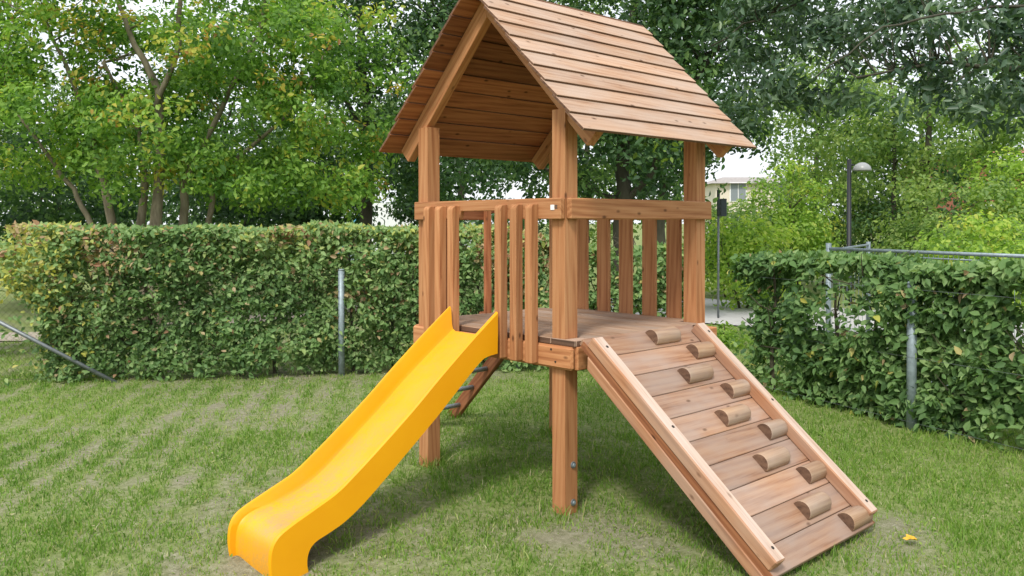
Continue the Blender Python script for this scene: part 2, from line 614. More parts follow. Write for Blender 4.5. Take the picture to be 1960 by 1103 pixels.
def ground_material():
    m, n, b, out = new_mat('lawn_soil')
    tc = n.nodes.new('ShaderNodeTexCoord')
    a = n.nodes.new('ShaderNodeAttribute')
    a.attribute_name = 'bare'
    f = noise(n, tc.outputs['Object'], 26, 6, 0.7)
    f2 = noise(n, tc.outputs['Object'], 5, 5, 0.6)
    f3 = noise(n, tc.outputs['Object'], 160, 3, 0.6)
    soil = ramp(n, [(0.3, (0.105, 0.10, 0.06)), (0.5, (0.25, 0.24, 0.155)), (0.7, (0.43, 0.42, 0.32))])
    n.links.new(math_n(n, 'ADD', math_n(n, 'MULTIPLY', f, 0.55), math_n(n, 'MULTIPLY', f3, 0.45)), soil.inputs[0])
    moss = ramp(n, [(0.3, (0.11, 0.16, 0.042)), (0.55, (0.225, 0.28, 0.09)), (0.8, (0.39, 0.40, 0.21))])
    n.links.new(f, moss.inputs[0])
    k = math_n(n, 'ADD', math_n(n, 'MULTIPLY', a.outputs['Fac'], 1.2), math_n(n, 'MULTIPLY', math_n(n, 'SUBTRACT', math_n(n, 'ADD', math_n(n, 'MULTIPLY', f2, 0.5), math_n(n, 'MULTIPLY', f, 0.5)), 0.5), 2.2), True)
    c = mixc(n, k, moss.outputs[0], soil.outputs[0])
    n.links.new(c, b.inputs['Base Color'])
    b.inputs['Roughness'].default_value = 0.95
    b.inputs['Specular IOR Level'].default_value = 0.1
    bump(n, b, math_n(n, 'ADD', f, f3), 0.7, 0.012)
    return m


M_GROUND = ground_material()
gm = bpy.data.meshes.new('ground')
gm.from_pydata(gv.tolist(), [], gf.tolist())
gm.materials.append(M_GROUND)
gm.polygons.foreach_set('use_smooth', [True] * len(gm.polygons))
ga = gm.attributes.new('bare', 'FLOAT', 'POINT')
bb = bareness(GX.ravel(), GY.ravel())
bb = np.where(np.hypot(GX.ravel(), GY.ravel()) > 12, 0.12, bb)
ga.data.foreach_set('value', bb.astype(np.float32))
gm.update()
go = bpy.data.objects.new('ground', gm)
link(go)
meta(go, kind='structure')


def paving(name, col, scale=14, z=0.03):
    m, n, b, out = new_mat(name)
    tc = n.nodes.new('ShaderNodeTexCoord')
    f = noise(n, tc.outputs['Object'], scale, 6, 0.7)
    f2 = noise(n, tc.outputs['Object'], 1.3, 4, 0.6)
    r = ramp(n, [(0.3, tuple(c * 0.75 for c in col)), (0.7, tuple(c * 1.2 for c in col))])
    n.links.new(math_n(n, 'ADD', math_n(n, 'MULTIPLY', f, 0.5), math_n(n, 'MULTIPLY', f2, 0.5)), r.inputs[0])
    n.links.new(r.outputs[0], b.inputs['Base Color'])
    b.inputs['Roughness'].default_value = 0.9
    bump(n, b, f, 0.3, 0.01)
    return m


M_PATH = paving('gravel_path', (0.40, 0.34, 0.28), 40)
M_PAVE = paving('pale_paving', (0.46, 0.45, 0.43), 9)


def strip(name, pts, w, mat, z=0.012, thick=0.03):
    V, F = [], []
    P = [Vector((p[0], p[1], 0)) for p in pts]
    for i, p in enumerate(P):
        t = (P[min(i + 1, len(P) - 1)] - P[max(i - 1, 0)]).normalized()
        s = Vector((-t.y, t.x, 0)) * (w / 2)
        V += [(p + s) + Vector((0, 0, z)), (p - s) + Vector((0, 0, z))]
    for i in range(len(P) - 1):
        F.append((2 * i, 2 * i + 1, 2 * i + 3, 2 * i + 2))
    o = obj(name, V, F, mat)
    meta(o, kind='structure')
    return o


strip('path', [at(-900, 10.6), at(-300, 10.8), at(60, 11.0), at(420, 12.5), at(700, 15)], 0.9, M_PATH, 0.016)
strip('pavement', [at(1120, 16.5), at(1400, 13.9), at(1700, 12.4), at(2100, 11.4), at(2700, 10.8)], 3.4, M_PAVE, 0.020)

# ------------------------------------------------------------------ play tower
S = 1.128; H = 0.045; T = 0.034
tower = empty('play_tower', (0, 0, 0))
meta(tower, 'wooden play tower with pitched roof, yellow slide and climbing ramp on the lawn', 'play tower')

ANG = math.atan2(2.795 - 1.92, 0.85)
ca, sa = math.cos(ANG), math.sin(ANG)
YM = S / 2


def roof_top(y):            # height of the plane through the eaves and the ridge
    yy = y if y <= YM else S - y
    return 1.92 + (yy + 0.287) * math.tan(ANG)


RB_PERP = 0.128             # rafter underside below that plane, square to it
RT_PERP = 0.020


def raft_lo(y): return roof_top(y) - RB_PERP / ca


# posts: the outer front leaf runs up over the rafter, the rest stops under it
def post(px, py, front):
    o_side = -1 if py < YM else 1     # outer side in y
    yo = py + o_side * H; yi = py - o_side * H
    zt = 2.047
    bm = bmesh.new()

    def ext(poly, x0, x1):
        a = [bm.verts.new((x0, p[0], p[1])) for p in poly]
        b_ = [bm.verts.new((x1, p[0], p[1])) for p in poly]
        n = len(poly)
        bm.faces.new(a); bm.faces.new(b_[::-1])
        for i in range(n): bm.faces.new((a[i], b_[i], b_[(i + 1) % n], a[(i + 1) % n]))
    zo = raft_lo(yo) - 0.004
    # y where the rafter underside reaches zt
    yk = (zt + RB_PERP / ca - 1.92) / math.tan(ANG) - 0.287 - 0.004
    if o_side > 0: yk = S - yk
    body = [(yo, -0.02), (yi, -0.02), (yi, zt)]
    if (yk - yi) * (yk - yo) < 0: body += [(yk, zt)]
    body += [(yo, zo)]
    if front:
        ext(body, px - H + 0.0145, px + H)
        ext([(yo, -0.02), (yi, -0.02), (yi, zt), (yo, zt)], px - H, px - H + 0.0145)
    else:
        ext(body, px - H, px + H)
    bmesh.ops.recalc_face_normals(bm, faces=bm.faces[:])
    # grain runs along local X: store the mesh turned
    Rm = Matrix(((0, 0, 1), (1, 0, 0), (0, 1, 0))).to_4x4()      # local X = world z
    Rinv = Rm.inverted()
    for v in bm.verts:
        q = Rinv.to_3x3().inverted() @ Vector((v.co.x - px, v.co.y - py, v.co.z))
        v.co = q
    me = bm_mesh(bm, 'post', WOOD)
    o = bpy.data.objects.new('post', me)
    M = Matrix.Translation((px, py, 0)) @ Rinv
    link(o, tower, M)
    WMAT[o.name] = M
    return o


posts = [post(0, 0, True), post(S, 0, False), post(0, S, True), post(S, S, False)]
near_post = posts[0]


def disc(name, parent, c, nrm, r, t, mat, sides=14):
    nrm = Vector(nrm).normalized()
    V, F = tube_geo([Vector(c), Vector(c) + nrm * t], [r, r * 0.92], sides)
    o = bpy.data.objects.new(name, mesh_from(name, V, F, mat))
    COL.objects.link(o)
    o.parent = parent
    o.matrix_local = WMAT[parent.name].inverted() if parent.name in WMAT else Matrix.Identity(4)
    return o


for zz in (0.245, 0.054):
    disc('bolt', near_post, (0.012, -H - 0.0005, zz), (0, -1, 0), 0.018, 0.005, STEEL_DARK)
    disc('bolt', near_post, (0.012, -H - 0.005, zz), (0, -1, 0), 0.009, 0.007, STEEL)

# rails
ZR1, ZR0 = 1.5985, 1.4916
XF = -H - T                                    # front plane of the left-hand rail
railing = empty('railing', (-0.06, YM, 0.76), tower)
# the rail over the slide opening is cut away underneath
poly = [(-H, ZR0), (0.40, ZR0), (0.415, 1.538), (0.735, 1.538), (0.75, ZR0), (S + H, ZR0), (S + H, ZR1), (-H, ZR1)]
prism('rail', railing, poly, (XF, 0, 0), (0, 1, 0), (0, 0, 1), (1, 0, 0), T - 0.001, WOOD, 0.004)
bar('rail', tower, (-H + 0.006, XF, ZR0), (S + H + 0.022, -H - 0.001, ZR1), 'x', WOOD, 0.006)
bar('rail', tower, (S + H + 0.001, -0.03, ZR0), (S + H + T, S + H, ZR1), 'y', WOOD, 0.004)
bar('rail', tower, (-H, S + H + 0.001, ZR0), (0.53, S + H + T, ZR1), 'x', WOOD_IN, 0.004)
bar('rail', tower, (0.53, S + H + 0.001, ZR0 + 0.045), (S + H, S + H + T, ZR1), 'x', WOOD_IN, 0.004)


def slat(y):
    w = 0.05; d = 0.05; z0 = 0.757; z1 = 1.570
    # profile in (z, depth) with a rounded front top corner; grain along z
    r = 0.026
    prof = [(z0, 0), (z1, 0)]
    prof += [(z1 - r + r * math.cos(a), d - r + r * math.sin(a)) for a in [math.pi / 2 * k / 5 for k in range(6)]]
    prof += [(z0, d)]
    return prism('slat', railing, prof, (XF - 0.001, y + w / 2, 0), (0, 0, 1), (-1, 0, 0), (0, -1, 0), w, WOOD, 0.0025)


for y in (0.992, 0.886, 0.769, 0.368, 0.250, 0.136):
    slat(y)
for y in (0.935, 0.742, 0.552, 0.361, 0.172):
    bar('slat', tower, (S + H - 0.024, y - 0.052, 0.80), (S + H, y + 0.052, 1.56), 'z', WOOD, 0.003)
for x in (0.50, 0.14):
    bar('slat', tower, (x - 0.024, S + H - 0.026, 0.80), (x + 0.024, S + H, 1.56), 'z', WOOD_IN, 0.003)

# maker's plate on the rail
pl = bar('label_plate', tower, (XF - 0.003, -0.004, 1.538), (XF - 0.0005, 0.022, 1.564), 'y', WHITE, 0)
WLOC[pl.name] = Vector((0, 0, 0))
g = Geo()
for k, (y0, y1, z) in enumerate(((-0.024, -0.007, 1.559), (-0.022, -0.007, 1.552), (-0.024, -0.007, 1.545))):
    g.box((XF - 0.0018, y0, z), (XF - 0.0004, y1, z + 0.0035))
g.build('plate_print', SIGN_GREY, tower)

# floor beams and deck
beam = bar('beam', tower, (XF, -0.118, 0.740), (-H - 0.001, S + H + 0.022, 0.856), 'y', WOOD, 0.012)
bar('beam', tower, (-H + 0.001, -0.131, 0.740), (S + H, -H - 0.001, 0.856), 'x', WOOD, 0.004)
bar('beam', tower, (S + H + 0.001, -H, 0.740), (S + H + T, S + H, 0.856), 'y', WOOD, 0.004)
bar('beam', tower, (-H, S + H + 0.001, 0.740), (S + H, S + H + T, 0.856), 'x', WOOD, 0.004)
for y in (0.30, 0.82):
    bar('joist', tower, (-H + 0.002, y - 0.03, 0.76), (S + H - 0.002, y + 0.03, 0.855), 'x', WOOD_IN, 0.003)
nb = disc('bolt', tower, (XF - 0.0005, -0.01, 0.775), (-1, 0, 0), 0.006, 0.002, DARK, 8)
disc('bolt', tower, (XF - 0.0005, 0.02, 0.835), (-1, 0, 0), 0.006, 0.002, DARK, 8)
ND = 9
x0d, x1d = -0.056, S + 0.018
for k in range(ND):
    a = x0d + (x1d - x0d) * k / ND; b_ = x0d + (x1d - x0d) * (k + 1) / ND
    y0, y1 = -0.122, S + 0.038
    if k == 0: a, y0, y1 = a, H + 0.003, S - H - 0.003
    if k == ND - 1: y0, y1 = H + 0.003, S - H - 0.003
    bar('deck_plank', tower, (a + 0.002, y0, 0.857), (b_ - 0.002, y1, 0.889 + random.uniform(-0.0012, 0.0012)), 'y', WOOD_DECK, 0.003, {0: WOOD_END_SHADE, 1: WOOD_END_SHADE})  # dirty end grain, with the shade at the deck rim coloured in
bar('deck_plank', tower, (x0d, -0.122, 0.857), (-H - 0.002, H + 0.001, 0.8885), 'y', WOOD_DECK, 0.003, {0: WOOD_END_SHADE, 1: WOOD_END_SHADE})
bar('deck_plank', tower, (-H - 0.001, -0.122, 0.857), (0.062, -H - 0.002, 0.8885), 'x', WOOD_DECK, 0.003, {0: WOOD_END_SHADE, 1: WOOD_END_SHADE})

# roof
roof = empty('roof', (YM, YM, 2.0), tower)
RX0, RX1 = -0.17, 1.35
NB = 10
SLEN = 0.85 / ca
EXPO = SLEN / NB
tilt = math.atan2(0.0115, EXPO)
for side in (-1, 1):
    d_up = Vector((0, -side * ca, sa))               # up the slope
    nrm = Vector((0, side * sa, ca))
    eave = Vector((0, YM + side * 0.85, 1.92))
    for k in range(NB):
        w = EXPO + (0.030 if k < NB - 1 else -0.006)
        c0 = eave + d_up * (EXPO * k) - nrm * 0.001
        bd = (d_up * math.cos(tilt) - nrm * math.sin(tilt)).normalized()
        bn = (nrm * math.cos(tilt) + d_up * math.sin(tilt)).normalized()
        if k == NB - 1: pass
        c = c0 + bd * (w / 2) - bn * 0.007 + Vector(((RX0 + RX1) / 2 + random.uniform(-0.004, 0.004), 0, 0))
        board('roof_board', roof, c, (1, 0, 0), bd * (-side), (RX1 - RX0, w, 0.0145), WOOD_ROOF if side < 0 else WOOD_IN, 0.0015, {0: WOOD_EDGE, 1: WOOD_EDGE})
# rafters
for xr in (-0.030, S - 0.022):
    for side in (-1, 1):
        def Y(v): return v if side < 0 else S - v
        lo = lambda y: roof_top(y) - RB_PERP / ca
        hi = lambda y: roof_top(y) - RT_PERP / ca - 0.012
        yl = -0.175
        yt = yl - (hi(yl) - lo(yl)) * sa * ca
        ym = YM if side < 0 else YM - 0.0008
        pts = [(yl, lo(yl)), (ym, lo(YM)), (ym, hi(YM)), (yt, hi(yt))]
        # along-slope axes so the grain follows the rafter
        X = Vector((0, (1 if side < 0 else -1) * ca, sa)); Yv = Vector((0, (-1 if side < 0 else 1) * sa, ca))
        org = Vector((xr, Y(yl), lo(yl)))
        pl2 = []
        for (yy, zz) in pts:
            q = Vector((0, Y(yy), zz)) - Vector((0, org.y, org.z))
            pl2.append((q.dot(X), q.dot(Yv)))
        Z = Vector((1, 0, 0))
        if side > 0: pass
        # keep a right-handed frame
        if X.cross(Yv).dot(Z) < 0:
            Z = -Z; org = org + Vector((0.055, 0, 0))
        prism('rafter', roof, pl2, org, X, Yv, Z, 0.055, WOOD, 0.003)

# climbing ramp
RA = R(39.51)
rs = Vector((0, math.cos(RA), math.sin(RA)))                # up the ramp
rn = Vector((0, -math.sin(RA), math.cos(RA)))
R0 = Vector((0, -1.2333, 0.1136))                           # lower end of the kerb tops
ramp_o = empty('climbing_ramp', (0.39, -1.2, 0), tower)
XA, XB = -0.075, 0.855
LK = 1.27


def rbox(name, x0, x1, s0, s1, n0, n1, axis, mat, bev=0.003, parent=None, extra=None):
    c = R0 + rs * ((s0 + s1) / 2) + rn * ((n0 + n1) / 2)
    c.x = (x0 + x1) / 2
    if axis == 's': return board(name, parent or ramp_o, c, rs, (-1, 0, 0), (s1 - s0, x1 - x0, n1 - n0), mat, bev, extra)
    return board(name, parent or ramp_o, c, (1, 0, 0), rs, (x1 - x0, s1 - s0, n1 - n0), mat, bev)


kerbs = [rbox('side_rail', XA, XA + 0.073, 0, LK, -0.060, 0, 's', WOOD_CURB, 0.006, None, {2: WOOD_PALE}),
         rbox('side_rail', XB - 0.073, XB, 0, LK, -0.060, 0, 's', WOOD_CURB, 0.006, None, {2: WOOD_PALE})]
seams = [-0.03] + [1.188 - 0.1375 * k for k in range(8, -1, -1)] + [1.318]
for k in range(10):
    rbox('plank', XA + 0.0105, XB - 0.0105, seams[k] + 0.0015, seams[k + 1] - 0.0015, -0.094, -0.0605, 'x', WOOD_RAMP, 0.0025)
for xx in (XA + 0.004, XB - 0.010):
    rbox('edge_strip', xx, xx + 0.006, -0.028, 1.30, -0.0935, -0.061, 's', WOOD_IN, 0.0)
for xx in (XA, XB - 0.06):
    # beam foot is cut level with the ground
    n0, n1 = -0.148, -0.095
    def s_at_z(nn, z): return (z - R0.z - nn * math.cos(RA)) / math.sin(RA)
    sb, st_ = s_at_z(n0, 0.0), s_at_z(n1, 0.0)
    poly = [(max(sb, -0.02), n0), (1.21, n0), (1.25, n1), (-0.02, n1)]
    if st_ < -0.02: poly = [(sb, n0), (1.195, n0), (1.235, n1), (-0.02, n1), (-0.02, (0.0 - R0.z + 0.02 * math.sin(RA)) / math.cos(RA))]
    # frame: X along slope, Y = normal, Z = X x Y
    Z = rs.cross(rn)
    org = R0.copy(); org.x = xx if Z.x > 0 else xx + 0.06
    prism('ramp_beam', ramp_o, poly, org, rs, rn, Z, 0.06, WOOD_CURB, 0.004)


def half_log(x0, x1, s0):
    c = R0 + rs * (s0 + 0.043) + rn * (-0.0602)
    rad = 0.047; hgt = 0.050
    nseg = 12
    V, F = [], []
    L = x1 - x0
    for xx, sc in ((0, 0.97), (0.006, 1.0), (L - 0.012, 1.0), (L, 0.90)):
        for k in range(nseg + 1):
            a = math.pi * k / nseg
            V.append((xx, rad * sc * math.cos(a), hgt * sc * math.sin(a)))
    m_ = nseg + 1
    for r_ in range(3):
        for k in range(nseg):
            F.append((r_ * m_ + k, (r_ + 1) * m_ + k, (r_ + 1) * m_ + k + 1, r_ * m_ + k + 1))
        F.append((r_ * m_ + nseg, (r_ + 1) * m_ + nseg, (r_ + 1) * m_, r_ * m_))
    e0 = len(F); F.append(tuple(range(m_)))
    F.append(tuple(3 * m_ + k for k in range(m_))[::-1])
    me = mesh_from('foothold', V, F, WOOD_KNOB)
    me.materials.append(WOOD_END_SHADE)
    me.polygons[e0].material_index = 1
    me.polygons[e0 + 1].material_index = 1
    for p in me.polygons:
        p.use_smooth = p.index < e0 and len(p.vertices) == 4
    M = Matrix((Vector((1, 0, 0)), rs, rn)).transposed().to_4x4()
    M.translation = Vector((x0, c.y, c.z))
    o = bpy.data.objects.new('foothold', me)
    link(o, ramp_o, M)


for k, s0 in enumerate((1.212, 1.077, 0.940, 0.800, 0.660, 0.526, 0.386, 0.257, 0.115, -0.012)):
    xl = 0.410 if k % 2 == 0 else 0.628
    half_log(xl + random.uniform(-0.008, 0.008), xl + 0.208 + random.uniform(-0.006, 0.006), s0)
# screws sunk in the kerb tops
for kb, xc in ((0, XA + 0.046), (1, XB - 0.03)):
    for s_ in (1.20, 0.70, 0.06):
        p = R0 + rs * s_ + rn * 0.0002; p.x = xc
        V, F = tube_geo([p, p + rn * 0.0012], [0.008, 0.008], 8)
        o = bpy.data.objects.new('screw', mesh_from('screw', V, F, DARK))
        kbm = kerbs[kb]
        COL.objects.link(o)
        o.parent = ramp_o
        o.matrix_local = Matrix.Translation(-WLOC[ramp_o.name])

# ladder at the back
ladder = empty('ladder', (0.72, 2.05, 0), tower)
lt = Vector((0, 1.205, 0.86)); lb = Vector((0, 2.075, -0.01))
ld = (lt - lb).normalized()
ln = Vector((0, -ld.z, ld.y)) * -1
for x in (0.94, 0.52):
    c = (lt + lb) / 2; c.x = x
    board('stringer', ladder, c, ld, (0, ld.z, -ld.y), ((lt - lb).length, 0.095, 0.04), WOOD_IN, 0.004)
for k in range(5):
    p = lb + (lt - lb) * ((k + 0.75) / 5.6)
    V, F = tube_geo([(0.541, p.y, p.z), (0.919, p.y, p.z)], [0.017, 0.017], 10)
    o = bpy.data.objects.new('rung', mesh_from('rung', V, F, STEEL, True))
    link(o, ladder)
    o.matrix_local = Matrix.Translation(-WLOC[ladder.name])


# slide
def slide_material():
    m, n, b, out = new_mat('yellow_plastic')
    tc = n.nodes.new('ShaderNodeTexCoord')
    P = tc.outputs['Object']
    f = noise(n, P, 3.0, 4)
    r = ramp(n, [(0.3, (0.80, 0.335, 0.003)), (0.7, (0.85, 0.385, 0.004))])
    n.links.new(f, r.inputs[0])
    # dust rubbed into the lower half of the chute
    g_ = noise(n, P, 85, 5, 0.75)
    g2 = noise(n, P, 9, 5, 0.7)
    dst = n.nodes.new('ShaderNodeMapRange')
    dst.inputs[1].default_value = 0.42; dst.inputs[2].default_value = 0.60
    dst.inputs[3].default_value = 0.0; dst.inputs[4].default_value = 0.8
    n.links.new(math_n(n, 'MULTIPLY', math_n(n, 'ADD', g_, g2), 0.5), dst.inputs[0])
    at_ = n.nodes.new('ShaderNodeAttribute')
    at_.attribute_name = 'dusty'
    c = mixc(n, math_n(n, 'MULTIPLY', dst.outputs[0], at_.outputs['Fac']), r.outputs[0], (0.33, 0.26, 0.14))
    sc = noise(n, mapping(n, P, (8, 60, 8)), 1.0, 4, 0.6)
    c = mixc(n, math_n(n, 'MULTIPLY', sc, math_n(n, 'MULTIPLY', at_.outputs['Fac'], 0.30)), c, (0.74, 0.46, 0.10))
    spk = noise(n, P, 55, 6, 0.8)
    sm = n.nodes.new('ShaderNodeMapRange')
    sm.inputs[1].default_value = 0.60; sm.inputs[2].default_value = 0.68
    sm.inputs[3].default_value = 0.0; sm.inputs[4].default_value = 0.55
    n.links.new(spk, sm.inputs[0])
    c = mixc(n, math_n(n, 'MULTIPLY', sm.outputs[0], math_n(n, 'MULTIPLY', g2, at_.outputs['Fac'])), c, (0.22, 0.17, 0.10))
    n.links.new(c, b.inputs['Base Color'])
    b.inputs['Roughness'].default_value = 0.44
    b.inputs['Specular IOR Level'].default_value = 0.32
    bump(n, b, f, 0.05, 0.01)
    return m


M_SLIDE = slide_material()
TT = [(-.150, 1.003), (-.22, .951), (-.34, .861), (-.53, .711), (-.70, .570), (-.90, .417), (-1.04, .316), (-1.13, .258), (-1.24, .212), (-1.36, .163), (-1.42, .128), (-1.447, .080), (-1.452, .00), (-1.435, -.10)]
BB = [(-.155, .785), (-.225, .776), (-.28, .750), (-.42, .633), (-.56, .513), (-.74, .370), (-.90, .245), (-1.00, .172), (-1.09, .120), (-1.17, .090), (-1.235, .068), (-1.268, .035), (-1.278, -.02), (-1.262, -.10)]
FF = [(-.145, .868), (-.205, .826), (-.315, .748), (-.475, .630), (-.635, .500), (-.825, .355), (-.955, .255), (-1.05, .200), (-1.15, .163), (-1.26, .138), (-1.345, .120), (-1.398, .078), (-1.412, -.01), (-1.405, -.10)]


def resample(pts, m=40):
    """smooth curve through the points, m samples"""
    P = [Vector((p[0], 0, p[1])) for p in pts]
    out = []
    n = len(P) - 1
    for i in range(m):
        t = i / (m - 1) * n
        k = min(int(t), n - 1); u = t - k
        p0 = P[max(k - 1, 0)]; p1 = P[k]; p2 = P[k + 1]; p3 = P[min(k + 2, n)]
        q = 0.5 * ((2 * p1) + (p2 - p0) * u + (2 * p0 - 5 * p1 + 4 * p2 - p3) * u * u + (3 * p1 - p0 - 3 * p2 + p3) * u ** 3)
        out.append((q.x, q.z))
    return out


NS = 53
tT, tB, tF = resample(TT, NS), resample(BB, NS), resample(FF, NS)
SY0, SY1, SW = 0.342, 0.752, 0.017
V, F, dusty = [], [], []
for i in range(NS):
    t_, b_, f_ = tT[i], tB[i], tF[i]
    def lerp(a, b, k): return (a[0] + (b[0] - a[0]) * k, a[1] + (b[1] - a[1]) * k)
    fl = 0.24
    low = min(1.0, max(0.0, (i / (NS - 1) - 0.28) / 0.25))
    ring = []
    ring.append((SY0, b_, 0)); ring.append((SY0, lerp(b_, t_, .5), 0)); ring.append((SY0 + .001, lerp(t_, b_, .03), 0)); ring.append((SY0 + .006, t_, .0)); ring.append((SY0 + SW - .004, t_, .0))
    ring.append((SY0 + SW, lerp(t_, f_, .08), .1)); ring.append((SY0 + SW + .003, lerp(t_, f_, .72), .1)); ring.append((SY0 + SW + .012, lerp(t_, f_, .92), .5)); ring.append((SY0 + SW + .035, f_, 1))
    ring.append(((SY0 + SY1) / 2, (f_[0], f_[1] - 0.002), 1))
    ring.append((SY1 - SW - .035, f_, 1)); ring.append((SY1 - SW - .012, lerp(t_, f_, .92), .5)); ring.append((SY1 - SW - .003, lerp(t_, f_, .72), .1)); ring.append((SY1 - SW, lerp(t_, f_, .08), .1))
    ring.append((SY1 - SW + .004, t_, .0)); ring.append((SY1 - .006, t_, .0)); ring.append((SY1 - .001, lerp(t_, b_, .03), 0)); ring.append((SY1, lerp(b_, t_, .5), 0)); ring.append((SY1, b_, 0))
    for (y, p, dd) in ring:
        V.append((p[0], y, p[1])); dusty.append(dd * (0.25 + 0.75 * low) * (1.0 if i < NS - 9 else 0.45))
m_ = len(ring)
for i in range(NS - 1):
    for k in range(m_ - 1):
        F.append((i * m_ + k, (i + 1) * m_ + k, (i + 1) * m_ + k + 1, i * m_ + k + 1))
slide = obj('slide', V, F, M_SLIDE, tower, True)
slide.data.set_sharp_from_angle(angle=R(38))
da = slide.data.attributes.new('dusty', 'FLOAT', 'POINT')
da.data.foreach_set('value', np.array(dusty, dtype=np.float32))
so = slide.modifiers.new('shell', 'SOLIDIFY')
so.thickness = 0.006
so.offset = 0.0
es = slide.modifiers.new('edges', 'EDGE_SPLIT')
es.split_angle = R(42)
slide['label'] = 'bright yellow moulded slide with high sides'

# ------------------------------------------------------------------ lawn grass
def make_grass():
    rng = np.random.default_rng(3)
    zones = [(1.6, 3.0, 9500), (3.0, 4.2, 7500), (4.2, 6.0, 5000), (6.0, 8.2, 3200), (8.2, 11.5, 1100)]
    Ps = []
    for d0, d1, dens in zones:
        half = lambda d: 0.66 * d + 1.9
        A = (d1 - d0) * 2 * half(d1)
        n = int(A * dens)
        D = rng.uniform(d0, d1, n)
        Lt = rng.uniform(-half(d1), half(d1), n)
        k = np.abs(Lt) < half(D)
        D, Lt = D[k], Lt[k]
        x = CAM.x + D * 0.683 + Lt * 0.731
        y = CAM.y + D * 0.7304 - Lt * 0.683
        Ps.append(np.stack([x, y, D], 1))
    P = np.concatenate(Ps)
    x, y, D = P.T
    b = bareness(x, y)
    tuft = 0.6 * fbm(x * 9, y * 9, 71, 2) + 0.4 * fbm(x * 26, y * 26, 72, 2)
    keep = rng.random(len(x)) < np.clip(1.0 - 0.85 * b + 2.2 * (tuft - 0.5), 0.06, 1)
    # nothing grows inside the posts or the hedge roots
    x, y, D, b, tuft = x[keep], y[keep], D[keep], b[keep], tuft[keep]
    n = len(x)
    z = ground_z(x, y) - 0.003
    big = vnoise(x * 0.7, y * 0.7, 44)
    hgt = rng.gamma(4, 0.0060, n) * (1 - 0.4 * b) * (0.35 + 1.3 * tuft)
    hgt = np.clip(hgt, 0.008, 0.065)
    # the mower leaves longer grass round the posts and the foot of the ramp
    for cx, cy in ((0, 0), (S, 0), (0, S), (S, S), (0.94, 2.06), (0.52, 2.06)):
        hgt = np.where((np.abs(x - cx) < 0.11) & (np.abs(y - cy) < 0.11), hgt * 1.5 + 0.02, hgt)
    ang = rng.uniform(0, 2 * np.pi, n)
    w = rng.uniform(0.0012, 0.0026, n) * (1 + 0.10 * D)
    lean = np.abs(rng.normal(0, 0.6, n)) + 0.1
    la = rng.uniform(0, 2 * np.pi, n)
    px, py = np.cos(ang) * w, np.sin(ang) * w
    lx, ly = np.cos(la) * lean * hgt, np.sin(la) * lean * hgt
    V = np.zeros((n, 5, 3), np.float32)
    V[:, 0] = np.stack([x - px, y - py, z], 1)
    V[:, 1] = np.stack([x + px, y + py, z], 1)
    V[:, 2] = np.stack([x + px * .8 + lx * .4, y + py * .8 + ly * .4, z + hgt * .6], 1)
    V[:, 3] = np.stack([x - px * .8 + lx * .4, y - py * .8 + ly * .4, z + hgt * .6], 1)
    V[:, 4] = np.stack([x + lx, y + ly, z + hgt], 1)
    base = (np.arange(n) * 5)[:, None]
    F = (base + np.array([[0, 1, 2, 3, 3, 2, 4]])).astype(np.int32).ravel()
    ls = (np.arange(n) * 7)[:, None] + np.array([[0, 4]])
    me = bpy.data.meshes.new('grass')
    me.vertices.add(n * 5)
    me.vertices.foreach_set('co', V.ravel())
    me.loops.add(n * 7)
    me.loops.foreach_set('vertex_index', F)
    me.polygons.add(n * 2)
    me.polygons.foreach_set('loop_start', ls.astype(np.int32).ravel())
    me.update(calc_edges=True)
    tint = 0.36 + 0.30 * (big - 0.5) + rng.normal(0, 0.13, n) + 0.30 * b
    dry = rng.random(n) < (0.05 + 0.22 * b)
    tint = np.where(dry, rng.uniform(0.75, 1.0, n), tint)
    a = me.attributes.new('tint', 'FLOAT', 'FACE')
    a.data.foreach_set('value', np.repeat(np.clip(tint, 0, 1), 2).astype(np.float32))
    me.materials.append(L_GRASS)
    o = bpy.data.objects.new('grass', me)
    link(o)
    meta(o, kind='stuff')
    print('grass blades', n)


make_grass()


def make_clover():
    """low broad-leaved weeds and dry scraps among the grass"""
    rng = np.random.default_rng(8)
    n = 26000
    D = 1.7 + 7.5 * rng.random(n) ** 1.3
    Lt = rng.uniform(-1, 1, n) * (0.66 * D + 0.4)
    x = CAM.x + D * 0.683 + Lt * 0.731
    y = CAM.y + D * 0.7304 - Lt * 0.683
    k = rng.random(n) < np.clip((fbm(x * 2.2, y * 2.2, 93, 3) - 0.45) * 5, 0.04, 1)
    x, y = x[k], y[k]
    n = len(x)
    z = ground_z(x, y) + rng.uniform(0.004, 0.022, n)
    nrm = np.array([0, 0, 1.0]) + rng.normal(0, 0.35, (n, 3))
    sz = rng.uniform(0.010, 0.022, n)
    t = np.clip(0.42 + rng.normal(0, 0.14, n), 0, 0.7)
    t = np.where(rng.random(n) < 0.22, rng.uniform(0.85, 1, n), t)
    me = leaves_mesh('ground_cover', np.stack([x, y, z], 1), nrm, sz, t, L_GRASS, rng, LEAF_T, 0)
    o = bpy.data.objects.new('ground_cover', me)
    link(o)
    meta(o, kind='stuff')


make_clover()

# ------------------------------------------------------------------ hedges
LEAF_VARIANTS = {}


def single_leaf_mesh(mat, tmpl, tint):
    key = (mat.name, round(tint, 1), tmpl is LEAF_T)
    if key not in LEAF_VARIANTS:
        me = mesh_from('leaf', [tuple(v) for v in tmpl], LEAF_Q, mat)
        a = me.attributes.new('tint', 'FLOAT', 'FACE')
        a.data.foreach_set('value', np.array([round(tint, 1)] * 2, dtype=np.float32))
        LEAF_VARIANTS[key] = me
    return LEAF_VARIANTS[key]


